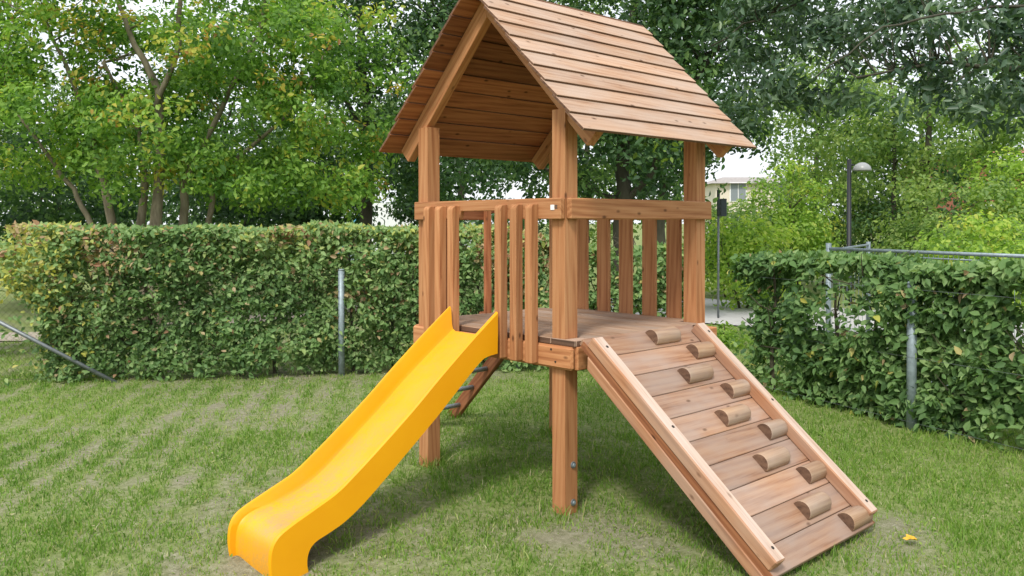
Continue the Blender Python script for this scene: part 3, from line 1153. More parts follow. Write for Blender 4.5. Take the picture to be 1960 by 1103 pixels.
def hedge(name, label, pts, depth, zlo, ztop, n_leaf, size, tint_fn, hole_fn, n_single, stems_every=0.35, seed=1, mat=L_HEDGE, lower=lambda s, tot: 0 * s):
    """clipped hedge: front face along the polyline pts, body extending 'depth' to the left-hand side of pts"""
    rng = np.random.default_rng(seed)
    P = [np.array(p, float) for p in pts]
    seg = [np.linalg.norm(P[i + 1] - P[i]) for i in range(len(P) - 1)]
    tot = sum(seg)
    cum = np.concatenate([[0], np.cumsum(seg)])

    def loc(s):
        k = np.clip(np.searchsorted(cum, s, side='right') - 1, 0, len(seg) - 1)
        A = np.array(P)[k]; B = np.array(P)[k + 1]
        t = ((s - cum[k]) / np.array(seg)[k])[:, None]
        d = (B - A) / np.array(seg)[k][:, None]
        return A + (B - A) * t, d
    root = empty(name, (pts[0][0], pts[0][1], 0))
    meta(root, label, 'hedge')
    n = int(n_leaf * 2.0)
    s = rng.uniform(0, tot, n)
    w = rng.beta(0.75, 2.6, n) * depth
    z = rng.uniform(zlo, ztop, n)
    # top face
    m = rng.random(n) < 0.16
    z = np.where(m, ztop - rng.beta(0.8, 4, n) * 0.22, z)
    w = np.where(m, rng.uniform(0, depth, n), w)
    bulge = 0.18 * (fbm(s * 2.3, z * 2.6, seed + 3, 3) - 0.5) * 2 + 0.05 * (vnoise(s * 7, z * 7, seed + 9) - 0.5) * 2
    z = z - lower(s, tot) * (z - zlo) / (ztop - zlo)
    topn = 0.06 * (fbm(s * 2.0, s * 0 + 2.0, seed + 5, 3) - 0.5) * 2
    z = z + topn * np.clip((z - zlo) / (ztop - zlo), 0, 1) ** 2
    # spray leaves sticking out
    out_ = rng.random(n) < 0.06
    w = np.where(out_, -rng.uniform(0, 0.07, n), w)
    q, d = loc(s)
    side = np.stack([-d[:, 1], d[:, 0]], 1)
    xy = q + side * (w + bulge * (w < 0.3))[:, None]
    pit = 0.92 * (fbm(s * 8.5, z * 8.5, seed + 31, 2) > 0.60) * (w < 0.09)
    keep = rng.random(n) > np.maximum(hole_fn(s, z, w, tot), pit)
    s, z, w, xy, side = s[keep][:n_leaf], z[keep][:n_leaf], w[keep][:n_leaf], xy[keep][:n_leaf], side[keep][:n_leaf]
    n = len(s)
    pos = np.concatenate([xy, z[:, None]], 1)
    outw = np.concatenate([-side, np.zeros((n, 1))], 1)
    nrm = outw * 0.62 + np.array([0, 0, 0.60]) + rng.normal(0, 0.55, (n, 3))
    sz = rng.normal(size, size * 0.2, n).clip(size * 0.5, size * 1.5)
    tint = tint_fn(s, z, tot, rng)
    # the largest-looking leaves are objects of their own
    cd = np.linalg.norm(pos - np.array(CAM)[None], axis=1)
    px = np.abs(((pos - np.array(CAM)[None]) @ np.array(rt)) / ((pos - np.array(CAM)[None]) @ np.array(fw)))
    front = (w < 0.04) & (px < 0.585)
    score = np.where(front, sz / cd, 0) * rng.uniform(0.8, 1.2, n)
    order = np.argsort(-score)
    single = order[:n_single]
    rest = np.ones(n, bool); rest[single] = False
    me = leaves_mesh('foliage', pos[rest], nrm[rest], sz[rest], tint[rest], mat, rng)
    fo = bpy.data.objects.new('foliage', me)
    link(fo, root)
    fo['kind'] = 'stuff'
    dd, ss, nn = leaf_frames(nrm[single], rng)
    for i, k in enumerate(single):
        M = Matrix(((dd[i][0], ss[i][0], nn[i][0], 0), (dd[i][1], ss[i][1], nn[i][1], 0), (dd[i][2], ss[i][2], nn[i][2], 0), (0, 0, 0, 1)))
        M = Matrix.Translation(pos[k]) @ M @ Matrix.Scale(float(sz[k]), 4)
        o = bpy.data.objects.new('leaf', single_leaf_mesh(mat, LEAF_T, float(tint[k])))
        link(o, root, M)
    # stems and twigs
    ss_ = np.arange(0.42, tot - 0.05, stems_every)
    for si in ss_:
        si = si + rng.uniform(-0.08, 0.08)
        q, d = loc(np.array([si]))
        q = q[0]; d = d[0]; sd = np.array([-d[1], d[0]])
        b0 = q + sd * (depth * rng.uniform(0.25, 0.5))
        g = Geo()
        lean = rng.uniform(-0.15, 0.15)
        pts3 = [(b0[0] + d[0] * lean * k / 4 + rng.normal(0, 0.012), b0[1] + d[1] * lean * k / 4 + rng.normal(0, 0.012), -0.02 + (ztop - 0.1) * k / 4) for k in range(5)]
        g.tube(pts3, [0.022, 0.018, 0.014, 0.010, 0.006], 6)
        for j in range(12):
            k = rng.uniform(0.12, 0.95)
            p0 = np.array(pts3[0]) + (np.array(pts3[-1]) - np.array(pts3[0])) * k
            e = p0 + np.append(d * rng.uniform(-0.32, 0.32) - sd * rng.uniform(-0.2, depth * 0.55), rng.uniform(0.02, 0.3))
            mid = (p0 + e) / 2 + rng.normal(0, 0.02, 3)
            g.tube([p0, mid, e], [0.007, 0.005, 0.0025], 4)
        g.build('stem', TWIG, root)
    return root


def tint_left(s, z, tot, rng):
    n = len(s)
    t = 0.43 + 0.22 * (fbm(s * 1.3, z * 1.6, 61, 3) - 0.5) * 2 + rng.normal(0, 0.13, n)
    t = np.clip(t, 0.02, 0.62)
    # pale new growth along the clipped top, yellow towards the open end, brown patches in places
    t = t + 0.10 * np.clip((z - 1.15) / 0.3, 0, 1)
    y = np.clip((1.15 - s) / 1.1, 0, 1) * np.clip((z - 0.4) / 0.5, 0.25, 1)
    t = np.where(rng.random(n) < y * 0.75, rng.uniform(0.60, 0.80, n), t)
    br = fbm(s * 1.9 + 7, z * 2.7, 83, 2)
    t = np.where((br > 0.63) & (z > 0.75) & (rng.random(n) < 0.4), rng.uniform(0.80, 1.0, n), t)
    t = np.where(rng.random(n) < 0.06 * np.clip(z, 0.2, 1), rng.uniform(0.78, 0.98, n), t)
    return t


def hole_left(s, z, w, tot):
    h = 0.55 * np.clip((0.30 - z) / 0.3, 0, 1)
    # ragged at the open left end
    edge = 0.30 * fbm(z * 3, z * 0 + 1.0, 91, 2) + 0.28 * np.clip((0.85 - z) / 0.35, 0, 1)
    h = np.maximum(h, (s < edge - 0.05) * 0.97)
    h = np.maximum(h, 0.75 * (fbm(s * 3.1, z * 3.6, 15, 2) > 0.68))
    return h


DL = np.array([3.083, -2.101]); DL = DL / np.linalg.norm(DL)
A0 = np.array([-1.2776, 5.847]) - DL * 0.10
NL = np.array([-DL[1], DL[0]])         # away from the photographer
hedge('clipped_hedge', 'long clipped hedge behind the yellow slide, yellowing at its left end', [tuple(A0), tuple(A0 + DL * 3.0), (2.65, 3.12), (3.33, 2.45), (3.74, 1.78)], 0.60, 0.03, 1.44, 56000, 0.054,
      tint_left, hole_left, 300, seed=4, lower=lambda s, tot: 0.22 * np.clip((s - 4.6) / 0.8, 0, 1))


def tint_right(s, z, tot, rng):
    n = len(s)
    t = 0.30 + 0.22 * (fbm(s * 1.5, z * 1.8, 67, 3) - 0.5) * 2 + rng.normal(0, 0.12, n) + 0.10 * np.clip((z - 0.9) / 0.3, 0, 1) + 0.06 * s / tot
    t = np.clip(t, 0.0, 0.6)
    t = np.where(rng.random(n) < 0.02, rng.uniform(0.66, 0.95, n), t)
    return t


def hole_right(s, z, w, tot):
    h = 0.35 * np.clip((0.16 - z) / 0.16, 0, 1)
    g = fbm(s * 2.3, z * 3.0, 25, 2)
    band = np.exp(-((z - 0.70) / 0.22) ** 2) * np.clip((1.9 - s) / 0.5, 0, 1)
    h = np.maximum(h, 0.9 * (g > 0.66 - 0.16 * band))
    h = np.maximum(h, 0.5 * band)
    edge = 0.22 * fbm(z * 4, z * 0 + 5.0, 95, 2)
    h = np.maximum(h, (s < edge) * 0.95)
    return h


hedge('clipped_hedge', 'dark green clipped hedge right of the climbing ramp, gaps showing pale paving', [(3.56, 1.30), (3.24, 0.118), (3.00, -0.70), (2.83, -1.35), (2.50, -2.4)], 0.46, 0.02, 1.19, 27000, 0.066,
      tint_right, hole_right, 300, seed=9)

# ------------------------------------------------------------------ fences
FL = A0 - DL * 1.6 + NL * 0.02


def fence_left():
    root = empty('wire_fence', (float(FL[0]), float(FL[1]), 0))
    meta(root, 'chain link fence on grey posts along the hedge behind the slide', 'fence')

    def P(t, off=0.0): return FL + DL * t - NL * off
    tp = float((np.array([1.206, 4.079]) - FL) @ DL)
    te = tp + 1.72
    for t in (1.2, tp, te):
        q = P(t)
        g = Geo()
        g.tube([(q[0], q[1], -0.02), (q[0], q[1], 1.02)], 0.030, 12)
        g.tube([(q[0], q[1], 1.018), (q[0], q[1], 1.032)], [0.033, 0.024], 12)
        g.build('post', STEEL, root, True)
    # slanting brace of the end post
    e = float((np.array(at(215, 7.7)) - FL) @ DL)
    q = P(e, 0.03); q0 = P(1.22, 0.03)
    g = Geo()
    g.tube([(q[0], q[1], -0.02), (q0[0], q0[1], 0.86)], 0.019, 9)
    g.build('brace', STEEL_DARK, root, True)
    t0, t1 = 1.2, te
    for z in (0.05, 0.52, 0.98):
        a = P(t0, 0.022); b = P(t1, 0.022)
        g = Geo()
        g.tube([(a[0], a[1], z), (b[0], b[1], z)], 0.0012, 5)
        g.build('wire', DARK, root)
    g = Geo()
    n = int((t1 - t0) / 0.06)
    for i in range(-16, n):
        for sgn in (1, -1):
            ta, tb = t0 + i * 0.06, t0 + i * 0.06 + 0.93
            za, zb = (0.05, 0.98) if sgn > 0 else (0.98, 0.05)
            if ta < t0: za += (zb - za) * (t0 - ta) / (tb - ta); ta = t0
            if tb > t1: zb = za + (zb - za) * (t1 - ta) / (tb - ta); tb = t1
            if tb - ta < 0.02: continue
            a = P(ta, 0.022 + 0.0012 * sgn); b = P(tb, 0.022 + 0.0012 * sgn)
            g.tube([(a[0], a[1], za), (b[0], b[1], zb)], 0.0009, 3)
    o = g.build('chain_link', DARK, root)
    o['kind'] = 'stuff'


fence_left()


def fence_right():
    root = empty('wire_fence', (3.05, -0.50, 0))
    meta(root, 'grey fence post with thin wires at the hedge right of the ramp', 'fence')
    for (x, y, h) in ((3.05, -0.505, 1.04), (2.62, -1.95, 1.04)):
        g = Geo()
        g.tube([(x, y, -0.02), (x, y, h)], 0.034, 12)
        g.tube([(x, y, h - 0.002), (x, y, h + 0.014)], [0.038, 0.026], 12)
        g.build('post', STEEL, root, True)
    for z in (0.06, 0.52, 1.0):
        g = Geo()
        g.tube([(3.47, 0.95, z), (3.015, -0.505, z), (2.58, -1.95, z)], 0.0012, 5)
        g.build('wire', STEEL_DARK, root)


fence_right()


def mat_fence():
    a = Vector(at(1586, 8.5) + (0,)); b = Vector(at(1990, 6.4) + (0,)); c = Vector(at(1662, 10.8) + (0,))
    root = empty('mesh_fence', tuple(a))
    meta(root, 'grey steel mesh fence with a double top bar rising just above the right hedge', 'fence')
    zt = 1.215
    for p, h in ((a, 1.27), (b, 1.23), (c, 1.23)):
        g = Geo()
        g.tube([(p.x, p.y, -0.02), (p.x, p.y, h)], 0.026, 8)
        g.build('post', STEEL, root, True)
    for p, q in ((a, b), (a, c)):
        for z, r in (((zt, 0.016), (zt - 0.05, 0.007), (0.1, 0.008)) if q is b else ((zt - 0.02, 0.013),)):
            g = Geo()
            g.tube([(p.x, p.y, z), (q.x, q.y, z)], r, 7)
            g.build('rail', STEEL, root, True)
        if q is not b: continue
        g = Geo()
        L = (q - p).length
        k = int(L / 0.05)
        for i in range(1, k):
            m = p + (q - p) * (i / k)
            g.tube([(m.x, m.y, 0.06), (m.x, m.y, zt + 0.0)], 0.0022, 4)
        o = g.build('mesh_panel', STEEL, root)
        o['kind'] = 'stuff'


mat_fence()


# ------------------------------------------------------------------ trees and shrubs
def crown_points(rng, ells, nclump, clump_r, per, flat=0.65, shell=0.55):
    """clump centres inside ellipsoids, then leaves about each"""
    vol = np.array([e[3] * e[4] * e[5] for e in ells]); vol = vol / vol.sum()
    which = rng.choice(len(ells), nclump, p=vol)
    E = np.array(ells)[which]
    d = rng.normal(size=(nclump, 3)); d /= np.linalg.norm(d, axis=1, keepdims=True)
    r = rng.random(nclump) ** (1 / 3.0)
    r = r * (1 - shell) + shell * (0.75 + 0.25 * rng.random(nclump))
    cc = E[:, :3] + d * E[:, 3:6] * r[:, None]
    cr_ = clump_r * rng.uniform(0.6, 1.35, nclump)
    cnt = np.maximum((per * (cr_ / clump_r) ** 2).astype(int), 4)
    idx = np.repeat(np.arange(nclump), cnt)
    n = len(idx)
    o = rng.normal(size=(n, 3)); o /= np.linalg.norm(o, axis=1, keepdims=True)
    rad = rng.random(n) ** 0.45
    off = o * rad[:, None] * cr_[idx][:, None]
    off[:, 2] *= flat
    pos = cc[idx] + off
    cen = np.average(np.array(ells)[:, :3], axis=0, weights=vol)
    outd = cc[idx] - cen
    outd /= np.maximum(np.linalg.norm(outd, axis=1, keepdims=True), 1e-3)
    nrm = 0.40 * np.array([0, 0, 1.0]) + 0.55 * o + 0.40 * outd + rng.normal(0, 0.45, (n, 3))
    return pos, nrm, idx, cc


def tree(name, label, cat, loc, stems, ells, nclump, clump_r, per, leaf, mat, barkm, seed, tint=(0.45, 0.18), clump_var=0.15, group=None, special=0.02, twig=0.5, cut=None, slim=False, flat=0.65, shell=0.45):
    """stems: list of (points, radii) in world coordinates"""
    rng = np.random.default_rng(seed)
    root = empty(name, (loc[0], loc[1], 0))
    meta(root, label, cat, group)
    pos, nrm, idx, cc = crown_points(rng, ells, nclump, clump_r, per, flat, shell)
    if cut is not None:
        k = cut(pos)
        pos, nrm, idx = pos[k], nrm[k], idx[k]
    n = len(pos)
    ct = rng.normal(0, clump_var, nclump)
    sp = rng.random(nclump) < special
    t = tint[0] + ct[idx] + rng.normal(0, tint[1], n)
    t = np.clip(t, 0, 0.86)
    t = np.where(sp[idx] & (rng.random(n) < 0.6), rng.uniform(0.85, 1.0, n), t)
    sz = rng.normal(leaf, leaf * 0.22, n).clip(leaf * 0.5, leaf * 1.6)
    me = leaves_mesh('crown', pos, nrm, sz, t, mat, rng, LEAF_SLIM if slim else LEAF_T, 0.5 if slim else 0.3)
    co = bpy.data.objects.new('crown', me)
    link(co, root)
    nodes = []
    for pts, rads in stems:
        g = Geo()
        # subdivide with small wobble
        P = [Vector(p) for p in pts]
        out, rr = [], []
        for i in range(len(P) - 1):
            for k in range(4):
                u = k / 4
                q = P[i].lerp(P[i + 1], u)
                if i + k > 0: q = q + Vector(rng.normal(0, 0.012 + 0.02 * rads[i], 3))
                out.append(q); rr.append(0.74 * (rads[i] + (rads[i + 1] - rads[i]) * u))
        out.append(P[-1]); rr.append(rads[-1])
        g.tube(out, rr, 9)
        big = rads[0] > 0.05
        nm = 'trunk' if pts[0][2] < 0.3 else 'branch'
        g.build(nm, barkm, root, True)
        nodes += [(q, r) for q, r in zip(out, rr) if q.z > 0.8]
    # twigs reaching the clumps
    if twig > 0 and nodes:
        NP = np.array([tuple(q) for q, r in nodes])
        g = Geo()
        for c in cc:
            if rng.random() > twig: continue
            dd = np.linalg.norm(NP - c, axis=1) + 0.7 * np.maximum(NP[:, 2] - c[2], 0)
            k = int(np.argmin(dd))
            p0 = Vector(NP[k]); e = Vector(c)
            L = (e - p0).length
            if L < 0.15 or L > 2.6 or c[2] - p0.z < 0.4 * math.hypot(e.x - p0.x, e.y - p0.y): continue
            r0 = min(nodes[k][1] * 0.6, 0.012 + 0.011 * L)
            mid = p0.lerp(e, 0.5) + Vector((rng.normal(0, 0.07 * L), rng.normal(0, 0.07 * L), -0.02 * L + rng.normal(0, 0.06 * L)))
            g.tube([p0, p0.lerp(mid, 0.6), mid, mid.lerp(e, 0.6), e], [r0, r0 * .8, r0 * .6, r0 * .42, r0 * .2], 5)
        if g.V:
            o = g.build('twigs', barkm, root, True)
            o['kind'] = 'stuff'
    return root


def pt(u, depth, v): x, y = at(u, depth); return (x, y, hz(v, depth))


def E(u, depth, v, rw, rh, rd=None):
    """ellipsoid centred at picture column u, row v, at a depth; radii in metres (width, height, depth)"""
    x, y = at(u, depth)
    r_ = rd or rw
    return (x, y, hz(v, depth), (rw + r_) / 2, (rw + r_) / 2, rh)


# 1 the light green maple with several stems, left
ST = [([pt(296, 12.0, 650), pt(297, 12.0, 430), pt(310, 12.1, 320), pt(303, 12.1, 170), pt(250, 12.2, 60), pt(205, 12.3, -60)], [.13, .11, .09, .075, .05, .03]),
      ([pt(300, 12.0, 205), pt(345, 11.9, 90), pt(348, 11.9, -20), pt(360, 11.9, -150)], [.055, .05, .04, .02]),
      ([pt(275, 12.2, 650), pt(272, 12.2, 430), pt(276, 12.3, 340), pt(262, 12.4, 230), pt(200, 12.5, 120)], [.10, .085, .07, .05, .03]),
      ([pt(222, 12.4, 650), pt(214, 12.4, 430), pt(188, 12.4, 310), pt(160, 12.5, 200), pt(90, 12.6, 40)], [.11, .09, .07, .05, .03]),
      ([pt(352, 12.3, 650), pt(352, 12.3, 430), pt(350, 12.3, 350), pt(395, 12.2, 270), pt(500, 12.2, 60), pt(520, 12.2, -80)], [.10, .085, .075, .055, .04, .02]),
      ([pt(402, 12.5, 650), pt(400, 12.5, 420), pt(410, 12.5, 350), pt(470, 12.4, 290), pt(590, 12.3, 180), pt(640, 12.3, 60)], [.08, .06, .05, .04, .03, .02]),
      ([pt(190, 12.3, 650), pt(176, 12.2, 430), pt(140, 12.2, 360), pt(60, 12.0, 250), pt(-40, 12, 120)], [.07, .055, .045, .03, .02])]
tree('maple_tree', 'light green maple tree with several pale stems behind the hedge on the left', 'tree', at(290, 12.0), ST,
     [E(60, 12.6, 210, 1.5, 1.15), E(250, 13.0, 260, 1.6, .95, 1.0), E(450, 13.0, 230, 1.6, 1.1, 1.1), E(650, 12.2, 150, 1.2, 1.25), E(330, 12.8, 0, 2.4, .7), E(620, 12.4, 330, 1.0, .6), E(480, 12.7, 345, 1.0, .45), E(-150, 12.5, 100, 1.6, 1.6), E(300, 11.5, 240, 1.1, .5, .5), E(430, 11.6, 150, 1.2, .6, .5), E(110, 11.6, 230, 1.0, .7, .5), E(490, 12.0, 345, 1.3, .42, .6), E(150, 12.4, 70, 1.5, .45, .7), E(240, 11.6, 330, .8, .35, .4), E(660, 12.0, 350, .9, .40, .5), E(520, 12.2, 110, 1.5, .6), E(250, 11.7, 330, .7, .35, .4), E(370, 11.6, 300, .7, .35, .4)],
     960, 0.30, 62, 0.080, L_MAPLE, BARK_PALE, 21, tint=(0.36, 0.17), clump_var=0.22, special=0.06, twig=0.6)

# 2 dark shrubs low down behind the maple
for k, (u, dep, v, rw, rh, lb_) in enumerate(((60, 15.5, 350, 1.5, 1.0, 'dark shrub in the shade behind the hedge at the far left'), (460, 16.5, 370, 1.5, 0.9, 'dark shrub low behind the maple stems'),
                                             (300, 19, 320, 2.2, 1.6, 'dark bushy tree seen between the pale maple stems'), (590, 17.5, 330, .75, 1.2, 'dark bush between the maple and the dark trunk'),
                                             (800, 20, 395, .55, .35, 'small dark bush over the hedge between the dark trunk and the tower post'))):
    x, y = at(u, dep)
    tree('shrub', lb_, 'shrub', (x, y), [([(x, y, 0), (x + .1, y, 0.9), (x + .2, y + .1, hz(v, dep))], [.05, .04, .02])], [E(u, dep, v, rw, rh), E(u + 40, dep, v + 70, rw * 1.1, 0.9)],
         110, 0.42, 50, 0.11, L_DARK, BARK_DARK, 40 + k, tint=(0.35, 0.2), twig=0.3, special=0.0)

# 3 dark tree left of the tower roof
x, y = at(702, 15.5)
tree('broadleaf_tree', 'dark tree with a black trunk showing over the hedge left of the tower', 'tree', (x, y),
     [([pt(702, 15.5, 570), pt(702, 15.5, 400), pt(704, 15.5, 250), pt(690, 15.5, 50), pt(680, 15.6, -200)], [.17, .15, .12, .09, .05]),
      ([pt(703, 15.5, 320), pt(790, 15.3, 200), pt(850, 15.2, 60)], [.08, .06, .03]), ([pt(703, 15.5, 260), pt(620, 15.6, 120), pt(560, 15.7, -20)], [.07, .05, .03])],
     [E(790, 15.3, 120, 1.6, 2.2), E(700, 15.6, -40, 2.0, 1.8), E(850, 15.2, 310, 1.6, .75), E(790, 15.2, 385, .45, .22), E(740, 15.2, 320, .9, .5), E(960, 15.8, 250, 1.2, 1.2), E(930, 15.5, 60, 1.4, 1.6)],
     300, 0.48, 64, 0.105, L_DARK, BARK_DARK, 22, tint=(0.42, 0.2), clump_var=0.2, special=0.03)

# 4 big dark tree behind the tower
x, y = at(1190, 12.6)
tree('broadleaf_tree', 'large dark tree directly behind the tower, trunk seen under its roof', 'tree', (x, y),
     [([pt(1188, 12.6, 640), pt(1190, 12.6, 430), pt(1191, 12.6, 330), pt(1200, 12.6, 200), pt(1215, 12.7, 0), pt(1230, 12.8, -250)], [.19, .165, .14, .12, .09, .05]),
      ([pt(1193, 12.6, 385), pt(1240, 12.4, 345), pt(1275, 12.2, 270), pt(1330, 12.1, 160), pt(1420, 12.0, 20)], [.075, .065, .055, .04, .02]),
      ([pt(1189, 12.6, 380), pt(1140, 12.4, 372), pt(1090, 12.3, 350), pt(1010, 12.2, 300)], [.055, .045, .03, .02]),
      ([pt(1198, 12.6, 230), pt(1300, 12.4, 120), pt(1400, 12.3, 90), pt(1480, 12.2, 30)], [.07, .05, .035, .02])],
     [E(1180, 12.4, 290, 1.3, .72), E(1040, 12.4, 330, .9, .5), E(1290, 12.2, 330, .75, .55), E(1330, 12.4, 130, 1.5, 1.4), E(1200, 12.6, 60, 1.7, 1.6), E(1400, 12.3, -20, 1.5, 1.2), E(1060, 12.6, 200, 1.2, 1.1), E(1390, 12.0, 215, .7, .42)],
     330, 0.42, 74, 0.090, L_DARK, BARK_DARK, 23, tint=(0.40, 0.19), clump_var=0.2, special=0.04)

# 5 tree on the right with a thin black trunk
tree('broadleaf_tree', 'tall tree with a thin black trunk on the right, behind the street lamp', 'tree', at(1775, 18.5),
     [([pt(1772, 18.5, 540), pt(1772, 18.5, 420), pt(1776, 18.5, 260), pt(1780, 18.5, 120), pt(1770, 18.5, -120)], [.12, .10, .085, .07, .04]),
      ([pt(1715, 18.7, 540), pt(1710, 18.7, 400), pt(1712, 18.7, 230), pt(1700, 18.7, 130), pt(1650, 18.8, 20)], [.09, .07, .05, .045, .02]),
      ([pt(1778, 18.5, 200), pt(1850, 18.2, 140), pt(1960, 18.0, 120)], [.05, .04, .03])],
     [E(1640, 18.7, 240, 1.5, 1.0), E(1800, 18.5, 250, 1.6, .95), E(1560, 18.5, 160, 1.2, .9), E(1900, 18.5, 230, 1.3, .7), E(1700, 18.7, 370, 1.3, .5), E(1950, 18.5, 90, 1.2, .5)],
     250, 0.42, 62, 0.100, L_FAR, BARK_DARK, 24, tint=(0.55, 0.2), clump_var=0.22, special=0.06)

# 6 near branches hanging in at the top right, from a tree standing outside the picture
tree('overhanging_tree', 'bluish green branches with large leaves hanging into the top right corner', 'tree', at(2330, 7.6),
     [([pt(2330, 7.6, 760), pt(2325, 7.6, 300), pt(2300, 7.6, 120), pt(2290, 7.7, -100)], [.17, .15, .13, .10]),
      ([pt(2310, 7.6, 180), pt(2100, 7.5, 135), pt(1930, 7.4, 130), pt(1790, 7.3, 122), pt(1640, 7.2, 150)], [.06, .045, .035, .02, .01]),
      ([pt(2300, 7.6, 90), pt(2050, 7.0, 10), pt(1850, 6.6, 20), pt(1680, 6.4, 60), pt(1560, 6.3, 150)], [.035, .022, .014, .010, .006]),
      ([pt(2295, 7.6, 0), pt(2000, 8.0, -90), pt(1700, 8.3, -60), pt(1480, 8.4, 20), pt(1360, 8.4, 90)], [.045, .035, .024, .016, .008])],
     [E(1560, 8.0, 130, .62, .42), E(1470, 8.4, 60, .65, .42), E(1700, 7.6, 60, .7, .25), E(1850, 7.2, 150, .75, .22), E(1960, 6.8, 190, .5, .22), E(1900, 6.4, 10, .6, .12), E(1600, 8.3, 5, .9, .35), E(1420, 8.3, 190, .45, .3), E(1800, 7.8, 0, .8, .14), E(1650, 7.2, 190, .4, .2), E(2100, 7.2, 60, .9, .7)],
     380, 0.20, 30, 0.092, L_BLUE, BARK_DARK, 25, tint=(0.45, 0.2), clump_var=0.16, special=0.03, twig=0.75, slim=True, flat=0.55)

# 7 bushes on the right
bush = [(1430, 14.5, 470, .75, .42, L_BRIGHT, .55, 'bright yellow green bush beside the sign post'), (1400, 17, 430, .8, .5, L_FAR, .5, 'grey green bush behind the bright bush by the sign post'),
        (1512, 17.5, 405, .85, 1.05, L_BRIGHT, .38, 'tall light green shrub left of the street lamp'), (1575, 20, 400, 1.2, 1.0, L_FAR, .6, 'green shrub around the street lamp post'),
        (1840, 16.5, 420, 1.5, .85, L_FAR, .62, 'wide pale green shrub right of the black trunk'), (1940, 17, 380, 1.0, 1.0, L_BRIGHT, .42, 'tall yellow green shrub at the right edge of the picture'),
        (1700, 19, 440, 1.3, .7, L_DARK, .5, 'dark shrub under the thin black trunk'), (1880, 13.5, 470, 1.0, .42, L_BRIGHT, .45, 'low yellow green bush above the steel fence at the right')]
for k, (u, dep, v, rw, rh, mt, ti, lb_) in enumerate(bush):
    x, y = at(u, dep)
    zc = hz(v, dep)
    stems = [([(x + dx, y + dy, 0), (x + dx * 2, y + dy * 2, zc * .6), (x + dx * 4, y + dy * 3, zc)], [.03, .025, .012]) for dx, dy in ((0, 0), (.12, .05), (-.1, .08))]
    tree('shrub', lb_, 'shrub', (x, y), stems, [E(u, dep, v, rw, rh), E(u, dep, v + 60, rw * 1.05, max(rh * .8, .5))], int(90 * rw * max(rh, .6) + 60), 0.32, 46, 0.085, mt, TWIG, 60 + k, tint=(ti, 0.2), clump_var=.16, special=0.05, twig=0.5)

# low plant in the gap
tree('shrub', 'small bright green plant by the paving in the gap beside the tower', 'shrub', at(1385, 10.2), [([at(1385, 10.2) + (0,), at(1387, 10.2) + (.25,)], [.012, .006])],
     [E(1385, 10.2, 655, .30, .12), E(1372, 10.4, 640, .22, .12)], 40, 0.12, 30, 0.055, L_BRIGHT, TWIG, 90, tint=(.4, .18), twig=.4, special=0)
# yellow shrub at the far left
tree('shrub', 'yellow leaved shrub just beyond the yellowing end of the long hedge', 'shrub', at(0, 9.0), [([at(-150, 9.0) + (0,), at(-120, 9.0) + (.7,), at(-20, 9.0) + (1.1,)], [.03, .025, .012])],
     [E(10, 9.0, 500, .42, .34), E(-120, 9.1, 500, .6, .36)], 95, 0.16, 40, 0.066, L_HEDGE, TWIG, 91, tint=(.64, .08), clump_var=.07, twig=.5, special=0)

# 8 trees farther back that close the view
far = [(-150, 30, 190, 3.6, 3.4), (110, 34, 260, 3.4, 2.6), (420, 32, 250, 3.2, 2.6), (640, 36, 270, 3.4, 3.0), (880, 30, 200, 3.2, 3.6), (1120, 34, 180, 3.6, 4.2), (1265, 30, 230, 2.0, 3.0), (1560, 36, 250, 3.0, 2.8), (1760, 34, 220, 3.4, 3.0), (2060, 32, 200, 3.4, 3.4)]
where = ['at the far left edge', 'behind the pale maple stems', 'behind the right half of the maple', 'behind the dark tree left of the tower', 'behind the tower posts', 'behind the large dark tree', 'seen past the right tower post', 'behind the street lamp', 'behind the thin black trunk', 'at the far right edge']
for k, (u, dep, v, rw, rh) in enumerate(far):
    x, y = at(u, dep)
    tree('background_tree', 'hazy green tree in the distance ' + where[k], 'tree', (x, y), [([(x, y, 0), (x, y, 1.6), (x + .2, y, hz(v, dep))], [.25, .2, .08])],
         [E(u, dep, v, rw, rh)] + ([] if k == 6 else [E(u + 60, dep, 380, rw * 1.0, 1.8)]), 210, 0.75, 40, 0.19, L_FAR if k % 2 else L_DARK, BARK_DARK, 120 + k, tint=(0.42, 0.2), clump_var=.18, special=0.02, twig=0.25)

# ------------------------------------------------------------------ street furniture, vehicles, houses
x, y = at(1625, 15.2)
lamp = empty('street_lamp', (x, y, 0))
meta(lamp, 'black street lamp with a pale domed head, standing behind the right hedge', 'street lamp')
zt = hz(306, 15.2)
g = Geo(); g.tube([(x, y, -.02), (x, y, .5), (x, y, .52), (x, y, zt)], [.06, .056, .042, .038], 12); g.build('pole', BLACK, lamp, True)
rx = Vector((rt.x, rt.y, 0)).normalized()
hd = Vector((x, y, 0)) + rx * 0.23
g = Geo(); g.tube([(x, y, zt - .10), Vector((x, y, zt - .10)) + rx * .09], [.016, .016], 8); g.build('arm', BLACK, lamp, True)
V, F = [], []
zc = hz(328, 15.2)
for r_, zz in ((.155, 0), (.16, .016), (.145, .07), (.105, .115), (.05, .145), (.01, .15)):
    for k in range(18):
        a = 2 * math.pi * k / 18
        V.append((hd.x + r_ * math.cos(a), hd.y + r_ * math.sin(a), zc + zz))
for i in range(5):
    for k in range(18):
        F.append((i * 18 + k, i * 18 + (k + 1) % 18, (i + 1) * 18 + (k + 1) % 18, (i + 1) * 18 + k))
F.append(tuple(range(18))[::-1]); F.append(tuple(90 + k for k in range(18)))
obj('lamp_shade', V, F, LAMP_WHITE, lamp, True)

